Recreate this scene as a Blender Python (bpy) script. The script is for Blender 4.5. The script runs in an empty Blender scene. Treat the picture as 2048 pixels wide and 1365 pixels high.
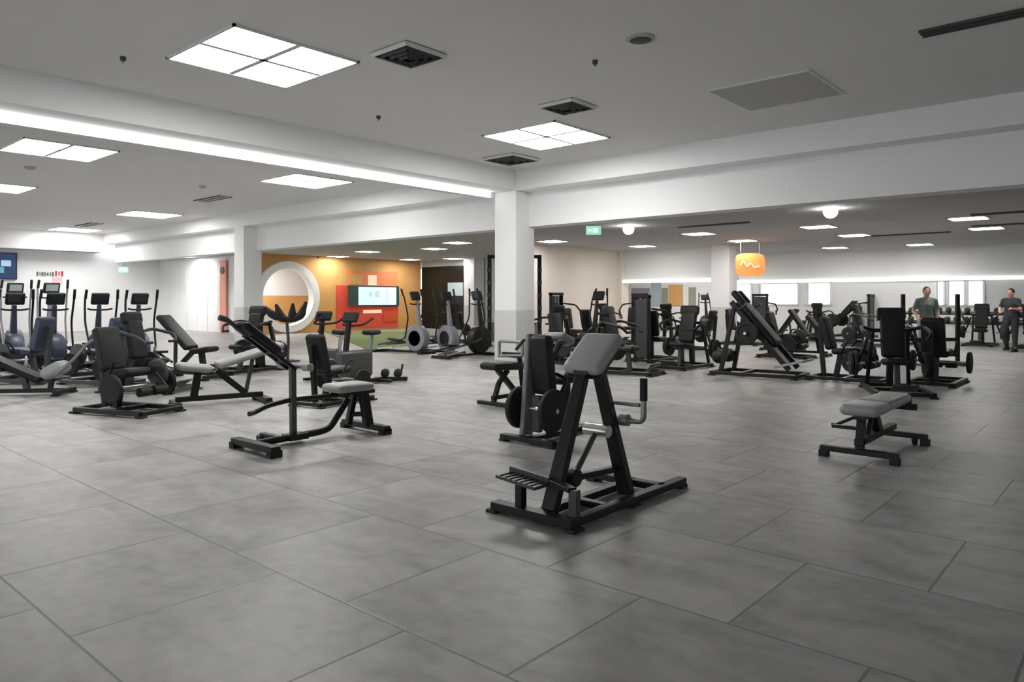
import bpy, bmesh, math, random
from mathutils import Vector, Matrix
random.seed(7)
PI = math.pi
sc = bpy.context.scene
COL = sc.collection

# ------------------------------------------------------------------ camera
F = 1457.0          # focal length in pixels of the 2048 wide frame
HY = 600.0          # horizon row
CAMH = 1.4
FW = Vector((-0.659, 0.752, 0)).normalized()
RT = Vector((FW.y, -FW.x, 0))
YAW = math.atan2(RT.y, RT.x)
cam = bpy.data.cameras.new('camera')
co = bpy.data.objects.new('camera', cam); COL.objects.link(co)
cam.sensor_width = 36.0; cam.lens = F / 2048 * 36
cam.shift_y = -(682.5 - HY) / 2048
cam.clip_end = 300; cam.clip_start = 0.05
co.location = (0, 0, CAMH)
co.rotation_euler = (PI / 2, 0, YAW)
sc.camera = co

def at(px, t, z=0.0):
    """world point seen in image column px at distance t along the view axis"""
    return RT * ((px - 1024) / F * t) + FW * t + Vector((0, 0, z))
def floor_at(px, py):
    t = F * CAMH / (py - HY); return at(px, t)
def ceil_at(px, py, z):
    t = F * (z - CAMH) / (HY - py); return at(px, t, z)
def on_x(px, py, X):
    d = RT * ((px - 1024) / F) + FW; t = X / d.x
    return Vector((X, d.y * t, CAMH + (HY - py) * t / F))
def on_y(px, py, Y):
    d = RT * ((px - 1024) / F) + FW; t = Y / d.y
    return Vector((d.x * t, Y, CAMH + (HY - py) * t / F))

# ------------------------------------------------------------------ materials
def mat(name, col, rough=0.5, metal=0.0, emit=None, estr=0.0, noise=0.0, nscale=20.0, spec=0.5, trans=0.0):
    m = bpy.data.materials.new(name); m.use_nodes = True
    nt = m.node_tree; b = nt.nodes['Principled BSDF']
    c = tuple(col) + (1,) if len(col) == 3 else col
    b.inputs['Base Color'].default_value = c
    b.inputs['Roughness'].default_value = rough
    b.inputs['Metallic'].default_value = metal
    b.inputs['Specular IOR Level'].default_value = spec
    b.inputs['Transmission Weight'].default_value = trans
    if emit:
        b.inputs['Emission Color'].default_value = tuple(emit) + (1,)
        b.inputs['Emission Strength'].default_value = estr
    if noise > 0:
        tc = nt.nodes.new('ShaderNodeTexCoord'); nz = nt.nodes.new('ShaderNodeTexNoise')
        nz.inputs['Scale'].default_value = nscale; nz.inputs['Detail'].default_value = 4
        nt.links.new(tc.outputs['Object'], nz.inputs['Vector'])
        mx = nt.nodes.new('ShaderNodeMix'); mx.data_type = 'RGBA'
        lo = tuple(max(0, v * (1 - noise)) for v in c[:3]) + (1,)
        hi = tuple(min(1, v * (1 + noise)) for v in c[:3]) + (1,)
        mx.inputs[6].default_value = lo; mx.inputs[7].default_value = hi
        nt.links.new(nz.outputs['Fac'], mx.inputs[0]); nt.links.new(mx.outputs[2], b.inputs['Base Color'])
        bp = nt.nodes.new('ShaderNodeBump'); bp.inputs['Strength'].default_value = 0.06
        nt.links.new(nz.outputs['Fac'], bp.inputs['Height']); nt.links.new(bp.outputs[0], b.inputs['Normal'])
    return m

M = {}
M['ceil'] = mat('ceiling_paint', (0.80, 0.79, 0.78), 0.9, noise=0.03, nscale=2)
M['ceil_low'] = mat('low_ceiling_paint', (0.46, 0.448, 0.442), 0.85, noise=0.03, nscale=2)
M['white'] = mat('white_paint', (0.87, 0.87, 0.868), 0.75, noise=0.02, nscale=3)
M['wall'] = mat('wall_paint', (0.80, 0.80, 0.80), 0.8, noise=0.02, nscale=3)
M['cream'] = mat('cream_paint', (0.80, 0.73, 0.65), 0.8, noise=0.02, nscale=3)
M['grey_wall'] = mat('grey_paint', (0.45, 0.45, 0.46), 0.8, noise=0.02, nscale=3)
M['guard'] = mat('column_guard_panel', (0.64, 0.635, 0.625), 0.5, noise=0.02, nscale=5)
M['frame'] = mat('black_powder_coat', (0.012, 0.012, 0.0115), 0.42, 0.0, noise=0.25, nscale=60, spec=0.3)
M['frame_grey'] = mat('dark_grey_powder_coat', (0.05, 0.052, 0.051), 0.42, 0.0, noise=0.2, nscale=60)
M['frame_blue'] = mat('slate_blue_shell', (0.055, 0.07, 0.11), 0.45, noise=0.15, nscale=40)
M['shell'] = mat('grey_plastic_shell', (0.23, 0.235, 0.25), 0.4, noise=0.1, nscale=30)
M['pad'] = mat('grey_vinyl', (0.32, 0.32, 0.31), 0.42, noise=0.12, nscale=90)
M['pad_dark'] = mat('black_vinyl', (0.014, 0.014, 0.014), 0.5, noise=0.15, nscale=90, spec=0.3)
M['pad_light'] = mat('pale_grey_vinyl', (0.42, 0.43, 0.42), 0.42, noise=0.08, nscale=90)
M['rubber'] = mat('black_rubber', (0.010, 0.010, 0.010), 0.7, noise=0.2, nscale=80)
M['rubber_olive'] = mat('olive_rubber', (0.07, 0.07, 0.03), 0.6, noise=0.2, nscale=80)
M['chrome'] = mat('brushed_steel', (0.62, 0.62, 0.60), 0.28, 1.0, noise=0.06, nscale=120)
M['steel'] = mat('satin_steel', (0.30, 0.30, 0.30), 0.4, 0.7, noise=0.06, nscale=120)
M['dark_red'] = mat('dark_red_vinyl', (0.07, 0.018, 0.016), 0.5, noise=0.15, nscale=60)
M['screen_off'] = mat('console_screen', (0.03, 0.035, 0.045), 0.12)
M['vent'] = mat('vent_metal', (0.06, 0.058, 0.055), 0.6, noise=0.1, nscale=50)
M['vent_light'] = mat('vent_frame_paint', (0.75, 0.745, 0.74), 0.6, noise=0.05, nscale=30)
M['hatch'] = mat('hatch_paint', (0.5, 0.49, 0.48), 0.8, noise=0.05, nscale=8)
M['turf'] = mat('green_turf', (0.16, 0.22, 0.07), 0.9, noise=0.35, nscale=70)
M['orange'] = mat('orange_wall_vinyl', (0.66, 0.36, 0.12), 0.6, noise=0.10, nscale=1.2)
M['orange_deep'] = mat('deep_orange_print', (0.82, 0.24, 0.09), 0.6, noise=0.12, nscale=2)
M['red'] = mat('red_print', (0.78, 0.085, 0.05), 0.55, noise=0.12, nscale=2)
M['rust'] = mat('rust_orange_print', (0.66, 0.10, 0.02), 0.55, noise=0.12, nscale=3)
M['sign_orange'] = mat('orange_sign_face', (0.85, 0.27, 0.07), 0.5, emit=(1.0, 0.33, 0.1), estr=0.35)
M['sign_glyph'] = mat('sign_pale_print', (0.95, 0.62, 0.42), 0.5, emit=(1.0, 0.6, 0.4), estr=0.4)
M['pink'] = mat('salmon_paint', (0.78, 0.36, 0.26), 0.7, noise=0.05, nscale=3)
M['light_pink'] = mat('pale_pink_print', (0.80, 0.45, 0.48), 0.7, noise=0.05, nscale=3)
M['redmark'] = mat('red_letter_paint', (0.55, 0.05, 0.09), 0.6)
M['letter'] = mat('grey_letter_paint', (0.12, 0.12, 0.12), 0.6)
M['ring'] = mat('white_ring_laminate', (0.86, 0.85, 0.84), 0.45, emit=(1, 0.98, 0.95), estr=0.02)
M['dark_glass'] = mat('smoked_glass', (0.012, 0.014, 0.012), 0.22, spec=0.25)
M['pale_blue'] = mat('pale_blue_face', (0.42, 0.50, 0.52), 0.5, noise=0.15, nscale=3)
M['door_grey'] = mat('grey_door_laminate', (0.30, 0.29, 0.30), 0.5, noise=0.06, nscale=5)
M['door_olive'] = mat('olive_grey_laminate', (0.30, 0.30, 0.25), 0.5, noise=0.06, nscale=5)
M['skin'] = mat('skin', (0.55, 0.33, 0.25), 0.55, noise=0.06, nscale=40)
M['hair'] = mat('dark_hair', (0.02, 0.015, 0.013), 0.6, noise=0.3, nscale=90)
M['cloth_black'] = mat('black_fabric', (0.03, 0.028, 0.033), 0.85, noise=0.25, nscale=60)
M['cloth_charcoal'] = mat('charcoal_fabric', (0.06, 0.06, 0.068), 0.85, noise=0.25, nscale=60)
M['cloth_green'] = mat('grey_green_fabric', (0.17, 0.20, 0.19), 0.85, noise=0.2, nscale=60)
M['cloth_grey'] = mat('grey_fabric', (0.30, 0.31, 0.33), 0.85, noise=0.2, nscale=60)
M['lamp'] = mat('lamp_diffuser', (0.9, 0.9, 0.9), 0.5, emit=(1.0, 0.985, 0.96), estr=20)
M['lamp_low'] = mat('low_lamp_diffuser', (0.9, 0.9, 0.9), 0.5, emit=(1.0, 0.98, 0.95), estr=30)
M['strip'] = mat('cove_strip_diffuser', (0.9, 0.9, 0.9), 0.5, emit=(1.0, 0.99, 0.965), estr=3.5)
M['band'] = mat('band_strip_diffuser', (0.9, 0.9, 0.9), 0.5, emit=(1.0, 0.98, 0.95), estr=0.62)
M['exit'] = mat('exit_sign_green', (0.2, 0.6, 0.45), 0.5, emit=(0.42, 0.78, 0.66), estr=0.6)
M['exit_white'] = mat('exit_sign_pictogram', (0.8, 0.95, 0.9), 0.5, emit=(0.75, 0.98, 0.9), estr=0.75)
M['tv'] = mat('screen_navy', (0.008, 0.018, 0.05), 0.3, emit=(0.010, 0.028, 0.085), estr=0.9)
M['tv_pale'] = mat('screen_pale_patch', (0.3, 0.5, 0.7), 0.3, emit=(0.30, 0.42, 0.52), estr=0.6)
M['tv_green'] = mat('screen_green_patch', (0.1, 0.3, 0.3), 0.3, emit=(0.06, 0.16, 0.2), estr=0.8)
M['led'] = mat('screen_pale_blue', (0.4, 0.6, 0.7), 0.3, emit=(0.52, 0.74, 0.88), estr=0.85)
M['led_dim'] = mat('screen_grey_patch', (0.3, 0.4, 0.45), 0.3, emit=(0.33, 0.46, 0.52), estr=0.85)
M['led_dark'] = mat('screen_dark_patch', (0.02, 0.04, 0.03), 0.3, emit=(0.02, 0.045, 0.03), estr=0.5)
M['seam'] = mat('ceiling_shadow_gap', (0.05, 0.05, 0.05), 0.9)
g = bpy.data.materials.new('window_glass'); g.use_nodes = True
gb = g.node_tree.nodes['Principled BSDF']
gb.inputs['Base Color'].default_value = (0.40, 0.435, 0.47, 1); gb.inputs['Roughness'].default_value = 0.02
gb.inputs['Transmission Weight'].default_value = 1.0; gb.inputs['IOR'].default_value = 1.05
M['glass'] = g

def floor_material():
    m = bpy.data.materials.new('rubber_floor_tiles'); m.use_nodes = True
    nt = m.node_tree; N = nt.nodes; L = nt.links; b = N['Principled BSDF']
    def mth(op, a, c=None, d=None):
        n = N.new('ShaderNodeMath'); n.operation = op
        for i, v in enumerate((a, c, d)):
            if v is None: continue
            if isinstance(v, (int, float)): n.inputs[i].default_value = v
            else: L.new(v, n.inputs[i])
        return n.outputs[0]
    geo = N.new('ShaderNodeNewGeometry'); sx = N.new('ShaderNodeSeparateXYZ')
    L.new(geo.outputs['Position'], sx.inputs[0])
    wx, wy = 1.0, 0.96
    ry = mth('DIVIDE', mth('SUBTRACT', sx.outputs[1], 1.06), wy)
    row = mth('FLOOR', ry)
    par = mth('SUBTRACT', row, mth('MULTIPLY', mth('FLOOR', mth('DIVIDE', row, 2.0)), 2.0))
    cx = mth('ADD', mth('SUBTRACT', sx.outputs[0], 0.63), mth('MULTIPLY', par, 0.43))
    cxi = mth('FLOOR', cx)
    fx = mth('SUBTRACT', cx, cxi); fy = mth('SUBTRACT', ry, row)
    ex = mth('MINIMUM', fx, mth('SUBTRACT', 1.0, fx))
    ey = mth('MULTIPLY', mth('MINIMUM', fy, mth('SUBTRACT', 1.0, fy)), wy)
    e = mth('MINIMUM', ex, ey)
    line = N.new('ShaderNodeMapRange'); line.inputs[1].default_value = 0.003; line.inputs[2].default_value = 0.009
    L.new(e, line.inputs[0])
    cmb = N.new('ShaderNodeCombineXYZ'); L.new(cxi, cmb.inputs[0]); L.new(row, cmb.inputs[1])
    wn = N.new('ShaderNodeTexWhiteNoise'); wn.noise_dimensions = '2D'; L.new(cmb.outputs[0], wn.inputs['Vector'])
    # cloudy grain with its own direction per tile
    off = N.new('ShaderNodeVectorMath'); off.operation = 'SCALE'; off.inputs['Scale'].default_value = 7.3
    L.new(cmb.outputs[0], off.inputs[0])
    ad = N.new('ShaderNodeVectorMath'); ad.operation = 'ADD'
    L.new(geo.outputs['Position'], ad.inputs[0]); L.new(off.outputs[0], ad.inputs[1])
    mp = N.new('ShaderNodeMapping'); mp.inputs['Scale'].default_value = (1.0, 1.9, 1)
    mp.inputs['Rotation'].default_value = (0, 0, 0.6)
    L.new(ad.outputs[0], mp.inputs[0])
    n1 = N.new('ShaderNodeTexNoise'); n1.inputs['Scale'].default_value = 1.5; n1.inputs['Detail'].default_value = 5
    n1.inputs['Roughness'].default_value = 0.55; n1.inputs['Distortion'].default_value = 0.6
    L.new(mp.outputs[0], n1.inputs['Vector'])
    n2 = N.new('ShaderNodeTexNoise'); n2.inputs['Scale'].default_value = 9; n2.inputs['Detail'].default_value = 6
    L.new(ad.outputs[0], n2.inputs['Vector'])
    tot = mth('ADD', mth('MULTIPLY', n1.outputs['Fac'], 0.75), mth('ADD', mth('MULTIPLY', n2.outputs['Fac'], 0.25), mth('MULTIPLY', wn.outputs['Value'], 0.10)))
    cr = N.new('ShaderNodeValToRGB')
    cr.color_ramp.elements[0].position = 0.36; cr.color_ramp.elements[0].color = (0.20, 0.196, 0.19, 1)
    cr.color_ramp.elements[1].position = 0.74; cr.color_ramp.elements[1].color = (0.46, 0.45, 0.435, 1)
    L.new(tot, cr.inputs[0])
    mx = N.new('ShaderNodeMix'); mx.data_type = 'RGBA'; mx.inputs[6].default_value = (0.14, 0.138, 0.134, 1)
    L.new(line.outputs[0], mx.inputs[0]); L.new(cr.outputs[0], mx.inputs[7]); L.new(mx.outputs[2], b.inputs['Base Color'])
    b.inputs['Roughness'].default_value = 0.42
    rr = mth('ADD', 0.34, mth('MULTIPLY', n1.outputs['Fac'], 0.2)); L.new(rr, b.inputs['Roughness'])
    bp = N.new('ShaderNodeBump'); bp.inputs['Strength'].default_value = 0.25; bp.inputs['Distance'].default_value = 0.004
    hh = mth('ADD', line.outputs[0], mth('MULTIPLY', n2.outputs['Fac'], 0.15)); L.new(hh, bp.inputs['Height'])
    L.new(bp.outputs[0], b.inputs['Normal'])
    return m
M['floor'] = floor_material()

# ------------------------------------------------------------------ mesh builder
def V(*a): return Vector(a)
def basis(d, up=(0, 0, 1)):
    d = d.normalized(); u = Vector(up)
    if abs(d.dot(u)) > 0.985: u = Vector((1, 0, 0)) if abs(d.x) < 0.9 else Vector((0, 1, 0))
    s = d.cross(u).normalized(); u2 = s.cross(d).normalized()
    return d, s, u2

class MB:
    def __init__(s): s.v = []; s.f = []; s.bev = 0; s.seg = 1
    def add(s, vs, fs):
        o = len(s.v); s.v += [tuple(x) for x in vs]; s.f += [tuple(i + o for i in f) for f in fs]; return s
    def box(s, c, size, rot=None):
        c = Vector(c); hx, hy, hz = [a / 2 for a in size]
        vs = [Vector((x, y, z)) for x in (-hx, hx) for y in (-hy, hy) for z in (-hz, hz)]
        if rot is not None: vs = [rot @ v for v in vs]
        return s.add([c + v for v in vs], [(0, 1, 3, 2), (4, 6, 7, 5), (0, 4, 5, 1), (2, 3, 7, 6), (0, 2, 6, 4), (1, 5, 7, 3)])
    def bar(s, a, b, w, h, up=(0, 0, 1), w2=None, h2=None):
        """rectangular tube from a to b, w across, h along up"""
        a = Vector(a); b = Vector(b); d, sd, u = basis(b - a, up); w2 = w2 or w; h2 = h2 or h
        vs = []
        for p, ww, hh in ((a, w, h), (b, w2, h2)):
            for i, j in ((-1, -1), (1, -1), (1, 1), (-1, 1)):
                vs.append(p + sd * (i * ww / 2) + u * (j * hh / 2))
        return s.add(vs, [(3, 2, 1, 0), (4, 5, 6, 7), (0, 1, 5, 4), (1, 2, 6, 5), (2, 3, 7, 6), (3, 0, 4, 7)])
    def tube(s, pts, r, n=10, smooth=0):
        pts = [Vector(p) for p in pts]
        rs = r if isinstance(r, (list, tuple)) else [r] * len(pts)
        rs = list(rs)
        if smooth and len(pts) > 2:
            q = [pts[0]]; qr = [rs[0]]
            for i in range(1, len(pts) - 1):
                a, b, c = pts[i - 1], pts[i], pts[i + 1]
                k = min(smooth, (b - a).length * 0.45, (c - b).length * 0.45)
                p0 = b + (a - b).normalized() * k; p1 = b + (c - b).normalized() * k
                for j in range(5):
                    t = j / 4; q.append(p0 * (1 - t) ** 2 + b * 2 * t * (1 - t) + p1 * t * t); qr.append(rs[i])
            q.append(pts[-1]); qr.append(rs[-1]); pts, rs = q, qr
        rings = []; prev = None
        for i, p in enumerate(pts):
            d = (pts[min(i + 1, len(pts) - 1)] - pts[max(i - 1, 0)]).normalized()
            if prev is None: _, sd, u = basis(d)
            else:
                sd = (prev - d * prev.dot(d)).normalized(); u = sd.cross(d).normalized()
            prev = sd
            rings.append([p + (sd * math.cos(2 * PI * k / n) + u * math.sin(2 * PI * k / n)) * rs[i] for k in range(n)])
        vs = [v for r_ in rings for v in r_]; fs = []
        for i in range(len(rings) - 1):
            for k in range(n):
                a = i * n + k; b = i * n + (k + 1) % n
                fs.append((a, b, b + n, a + n))
        fs.append(tuple(range(n - 1, -1, -1))); fs.append(tuple((len(rings) - 1) * n + k for k in range(n)))
        return s.add(vs, fs)
    def cyl(s, a, b, r, n=16, r2=None): return s.tube([a, b], [r, r if r2 is None else r2], n)
    def lathe(s, c, axis, prof, n=28):
        """prof: list of (distance along axis, radius)"""
        c = Vector(c); d, sd, u = basis(Vector(axis)); vs = []; fs = []
        for h, r in prof:
            for k in range(n):
                a = 2 * PI * k / n; vs.append(c + d * h + (sd * math.cos(a) + u * math.sin(a)) * r)
        for i in range(len(prof) - 1):
            for k in range(n):
                a = i * n + k; b = i * n + (k + 1) % n; fs.append((a, b, b + n, a + n))
        fs.append(tuple(range(n - 1, -1, -1))); fs.append(tuple((len(prof) - 1) * n + k for k in range(n)))
        return s.add(vs, fs)
    def ell(s, c, r, nu=16, nv=10, rot=None):
        c = Vector(c); vs = []; fs = []
        for i in range(nv + 1):
            th = PI * i / nv
            for k in range(nu):
                ph = 2 * PI * k / nu
                v = Vector((r[0] * math.sin(th) * math.cos(ph), r[1] * math.sin(th) * math.sin(ph), r[2] * math.cos(th)))
                if rot is not None: v = rot @ v
                vs.append(c + v)
        for i in range(nv):
            for k in range(nu):
                a = i * nu + k; b = i * nu + (k + 1) % nu; fs.append((a, a + nu, b + nu, b))
        return s.add(vs, fs)
    def pad(s, c, size, rot=None, e=0.45, n=5):
        """upholstered cushion: soft-edged block (superellipsoid grid)"""
        c = Vector(c); hx, hy, hz = [a / 2 for a in size]; r = min(hz * 0.95, hx, hy)
        vs = []; fs = []; prof = []
        for i in range(n + 1):
            a = PI / 2 * (i / n); prof.append((r * (1 - math.cos(a)) , -hz + r - r * math.sin(a)))
        lay = []
        for ins, z in reversed(prof): lay.append((ins, z))
        low = [(x[0], x[1]) for x in lay]
        lay = low + [(ins, -z) for ins, z in reversed(low)]
        cr = min(hx, hy) * 0.28
        for ins, z in lay:
            for qx, qy, a0 in ((1, 1, 0), (-1, 1, 90), (-1, -1, 180), (1, -1, 270)):
                for j in range(4):
                    a = math.radians(a0 + 30 * j)
                    rr = max(cr - ins * 0.6, 0.004)
                    x = qx * (hx - ins - rr) + math.cos(a) * rr; y = qy * (hy - ins - rr) + math.sin(a) * rr
                    p = Vector((x, y, z + (0.0)))
                    if rot is not None: p = rot @ p
                    vs.append(c + p)
        m = 16
        for i in range(len(lay) - 1):
            for k in range(m):
                a = i * m + k; b = i * m + (k + 1) % m; fs.append((a, b, b + m, a + m))
        fs.append(tuple(range(m - 1, -1, -1))); fs.append(tuple((len(lay) - 1) * m + k for k in range(m)))
        return s.add(vs, fs)
    def build(s, name, m, parent=None, bevel=0.0, angle=38, loc=None):
        me = bpy.data.meshes.new(name); me.from_pydata(s.v, [], s.f); me.validate()
        bm = bmesh.new(); bm.from_mesh(me); bmesh.ops.recalc_face_normals(bm, faces=bm.faces)
        for fc in bm.faces: fc.smooth = True
        ca = math.radians(angle)
        for ed in bm.edges:
            if len(ed.link_faces) == 2 and ed.calc_face_angle(0) > ca: ed.smooth = False
        bm.to_mesh(me); bm.free()
        me.materials.append(M[m] if isinstance(m, str) else m)
        o = bpy.data.objects.new(name, me); COL.objects.link(o)
        if parent is not None: o.parent = parent
        if loc is not None: o.location = loc
        if bevel:
            bv = o.modifiers.new('bevel', 'BEVEL'); bv.width = bevel; bv.segments = 2; bv.limit_method = 'ANGLE'; bv.angle_limit = math.radians(50)
        return o

def tag(o, label=None, cat=None, group=None, kind=None):
    if label: o['label'] = label
    if cat: o['category'] = cat
    if group: o['group'] = group
    if kind: o['kind'] = kind
    return o
def root(name, loc, rot, label, cat, group=None):
    o = bpy.data.objects.new(name, None); COL.objects.link(o); o.empty_display_size = 0.2
    o.location = (loc[0], loc[1], loc[2] if len(loc) > 2 else 0); o.rotation_euler = (0, 0, rot)
    return tag(o, label, cat, group)
def kids(o): return [c for c in bpy.data.objects if c.parent is o]
def dup(o, loc, rot, label, group=None, scale=None):
    def cp(s, par):
        c = s.copy(); COL.objects.link(c); c.parent = par
        for k in kids(s): cp(k, c)
        return c
    r = cp(o, None); r.location = (loc[0], loc[1], loc[2] if len(loc) > 2 else 0); r.rotation_euler = (0, 0, rot); r['label'] = label
    if group: r['group'] = group
    if scale: r.scale = (scale,) * 3
    return r
def struct(mb, name, m, label=None, bevel=0):
    return tag(mb.build(name, m, None, bevel), label, None, None, 'structure')
def foot_parts(r, pts, size, m='rubber', bevel=0.004):
    """separate rubber feet sharing one mesh"""
    first = None
    for p in pts:
        x, y = p[0], p[1]; z = size[2] / 2
        if first is None:
            first = MB().box((0, 0, 0), size).build('rubber_foot', m, r, bevel); o = first
        else:
            o = first.copy(); COL.objects.link(o); o.parent = r
        o.location = (x, y, z)
RY = lambda a: Matrix.Rotation(a, 3, 'Y')
RX = lambda a: Matrix.Rotation(a, 3, 'X')
RZ = lambda a: Matrix.Rotation(a, 3, 'Z')
D = math.radians

# ------------------------------------------------------------------ the room
ZC, SOF, BB, ZL = 4.32, 3.87, 3.08, 3.28
XA, YA, CW = -10.74, 12.39, 0.65       # column corner and width
struct(MB().box((-15, 10, -0.05), (46, 44, 0.1)), 'floor', 'floor', 'grey rubber tiled gym floor')
struct(MB().box((-1.4, 0.19, ZC + 0.06), (18.7, 24.4, 0.12)), 'ceiling', 'ceil', 'grey painted ceiling over the open foreground')
struct(MB().box((-23.3, 0.19, ZC + 0.06), (23.4, 24.4, 0.12)), 'ceiling_left', 'ceil', 'painted ceiling of the left hand gym bay')
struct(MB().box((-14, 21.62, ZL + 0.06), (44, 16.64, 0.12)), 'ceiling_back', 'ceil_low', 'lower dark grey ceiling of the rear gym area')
# bulkhead and beam running across behind the column
struct(MB().box((-13, YA + 0.23, (SOF + ZC) / 2), (44.4, 0.46, ZC - SOF)), 'trim_1', 'white', 'upper step of the long white bulkhead')
struct(MB().box((-13, YA + 0.68, (BB + ZC) / 2), (44, 0.44, ZC - BB)), 'trim_2', 'white', 'deep white beam below the stepped bulkhead')
# drop beam running toward the viewer on the left, with its lit strip
struct(MB().box(((XA - CW / 2), 0.19, (SOF + ZC) / 2), (CW, 24.4, ZC - SOF)), 'trim_3', 'white', 'white drop beam meeting the central column')
struct(MB().box((XA - CW - 0.11, 0.19, (3.74 + ZC) / 2), (0.2, 24.4, ZC - 3.74)), 'trim_4', 'white', 'back of the drop beam behind the light strip')
st = MB().box((XA - CW + 0.02, 0.1, 3.81), (0.04, 24.2, 0.11)).build('linear_strip_light', 'strip')
tag(st, 'long glowing linear strip light along the drop beam at upper left', 'light')
# far left wall with its bulkhead
struct(MB().box((-35.25, 0.2, (3.52 + ZC) / 2), (0.5, 24.4, ZC - 3.52)), 'trim_5', 'white', 'bulkhead over the far left wall')
struct(MB().box((-36.1, 1.8, 1.9), (0.2, 27.6, 3.8)), 'wall_left', 'wall', 'white far left wall behind the cardio machines')
struct(MB().box((-35.7, 0.2, 3.56), (0.6, 24.4, 0.08)), 'trim_6', 'grey_wall', 'soffit edge of the far left bulkhead, greyed for its shade')  # shadow line under the bulkhead put into the colour as grey
# wall of tall white panels behind the beam at left
pw = MB()
for i in range(9):
    pw.box((-35.55 + i * 0.98, 15.3, 1.64), (0.95, 0.14, 3.28))
struct(pw, 'wall_panelled', 'white', 'white wall of tall upright panels', 0.01)
# orange wall with a round opening
PO = on_x(575, 598, -27.0)
YC, ZR, RH, RO = PO.y, 1.52, 1.17, 1.5
X0 = -27.0; y0, y1 = 15.2, 24.0
def holed_wall(xa, xb):
    mb = MB(); n = 64; ring = []; sq = []
    hy = RO + 0.01; zt, zb = ZL, 0.0
    for k in range(n):
        a = 2 * PI * (k + 0.5) / n
        ring.append((YC + math.cos(a) * (RH + 0.1), ZR + math.sin(a) * (RH + 0.1)))
        c, s_ = math.cos(a), math.sin(a)
        tx = hy / abs(c) if abs(c) > 1e-6 else 1e9
        ty = ((zt - ZR) if s_ > 0 else (ZR - zb)) / abs(s_) if abs(s_) > 1e-6 else 1e9
        q = min(tx, ty); sq.append((YC + c * q, ZR + s_ * q))
    vs = [(xa, y, z) for y, z in ring] + [(xa, y, z) for y, z in sq] + [(xb, y, z) for y, z in ring] + [(xb, y, z) for y, z in sq]
    fs = []
    for k in range(n):
        j = (k + 1) % n
        fs += [(k, j, n + j, n + k), (2 * n + k, 3 * n + k, 3 * n + j, 2 * n + j), (k, 2 * n + k, 2 * n + j, j)]
    mb.add(vs, fs)
    for a, b in ((y0, YC - hy), (YC + hy, y1)):
        mb.box(((xa + xb) / 2, (a + b) / 2, ZL / 2), (abs(xb - xa), b - a, ZL))
    return mb
struct(holed_wall(-27.2, -27.0), 'wall_orange', 'orange', 'orange wall with a round opening')
rg = MB(); n = 72; vs = []; fs = []
for k in range(n):
    a = 2 * PI * k / n
    for x, r in ((-26.98, RO), (-26.86, RO - 0.02), (-26.86, RH + 0.02), (-27.24, RH)):
        vs.append((x, YC + math.cos(a) * r, ZR + math.sin(a) * r))
for k in range(n):
    j = (k + 1) % n
    for q in range(3): fs.append((k * 4 + q, j * 4 + q, j * 4 + q + 1, k * 4 + q + 1))
rg.add(vs, fs)
tag(rg.build('ring_portal', 'ring', None, 0, 60), 'large white ring framing the round opening in the orange wall', 'ring frame')
# room seen through the ring
struct(MB().box((-31.0, 19, 0.8), (0.15, 7, 1.6)), 'wall_ring_room_lower', 'orange', 'orange lower wall seen through the ring')
struct(MB().box((-31.0, 19, 2.44), (0.15, 7, 1.68)), 'wall_ring_room_upper', 'wall', 'pale upper wall seen through the ring')
# smoked glass wall between orange wall and rear column, plain wall, pale side wall
struct(MB().box((-25.2, 24.1, 1.5), (3.6, 0.08, 3.0)), 'window_1', 'dark_glass', 'dark smoked glass bay beside the orange wall')
struct(MB().box((-25.2, 24.14, 3.14), (3.6, 0.16, 0.28)), 'trim_7', 'grey_wall')
struct(MB().box((-19.45, 24.25, 1.64), (7.9, 0.2, 3.28)), 'wall_back_middle', 'wall')
struct(MB().box((-15.6, 21.1, 1.64), (0.2, 6.2, 3.28)), 'wall_cream', 'cream', 'cream side wall behind the central column')
struct(MB().box((-13.2, 24.1, 2.68), (4.9, 0.2, 1.2)), 'trim_8', 'wall', 'grey bulkhead left of the rear column')
struct(MB().box((-15.45, 24.1, 1.64), (0.3, 0.5, 3.28)), 'trim_9', 'cream', 'cream pilaster ending the side wall')
# back wall with windows in its lower band
WY = 29.6
spans = []
def win(pa, pb): return on_y(pa, 590, WY).x, on_y(pb, 590, WY).x
wins = [win(1466, 1503), win(1516, 1597), win(1612, 1662), win(1872, 1889), win(1895, 1930), win(1934, 1968)]
bw = MB()
struct(MB().box((-9.0, WY + 0.15, 2.68), (16.5 + 11, 0.3, 1.22)), 'wall_back_upper', 'white', 'pale upper band of the back wall')
xs = [-22.6]
for a, b in wins: xs += [a, b]
xs += [4.7]
for i in range(0, len(xs), 2):
    if xs[i + 1] - xs[i] > 0.02: bw.box(((xs[i] + xs[i + 1]) / 2, WY + 0.15, 1.635), (xs[i + 1] - xs[i], 0.3, 0.87))
bw.box((-9.0, WY + 0.15, 0.6), (16.5 + 11, 0.3, 1.2))
struct(bw, 'wall_back', 'wall', 'long pale back wall with a low row of windows')
for i, (a, b) in enumerate(wins):
    fr = MB(); z0, z1 = 1.2, 2.07
    for x in (a, b): fr.box((x, WY, 1.635), (0.06, 0.1, 0.87))
    for z in (z0, z1): fr.box(((a + b) / 2, WY, z), (b - a + 0.06, 0.1, 0.05))
    w = struct(fr, 'window_%d' % (i + 2), 'white')
    MB().box(((a + b) / 2, WY + 0.02, 1.635), (b - a - 0.04, 0.02, 0.82)).build('pane', 'glass', w)
bs = MB().box((-5.6, WY - 0.06, 2.15), (15.4, 0.1, 0.13)).build('linear_band_light', 'band')
tag(bs, 'long pale lit band across the right hand back wall above the windows', 'light')
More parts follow.
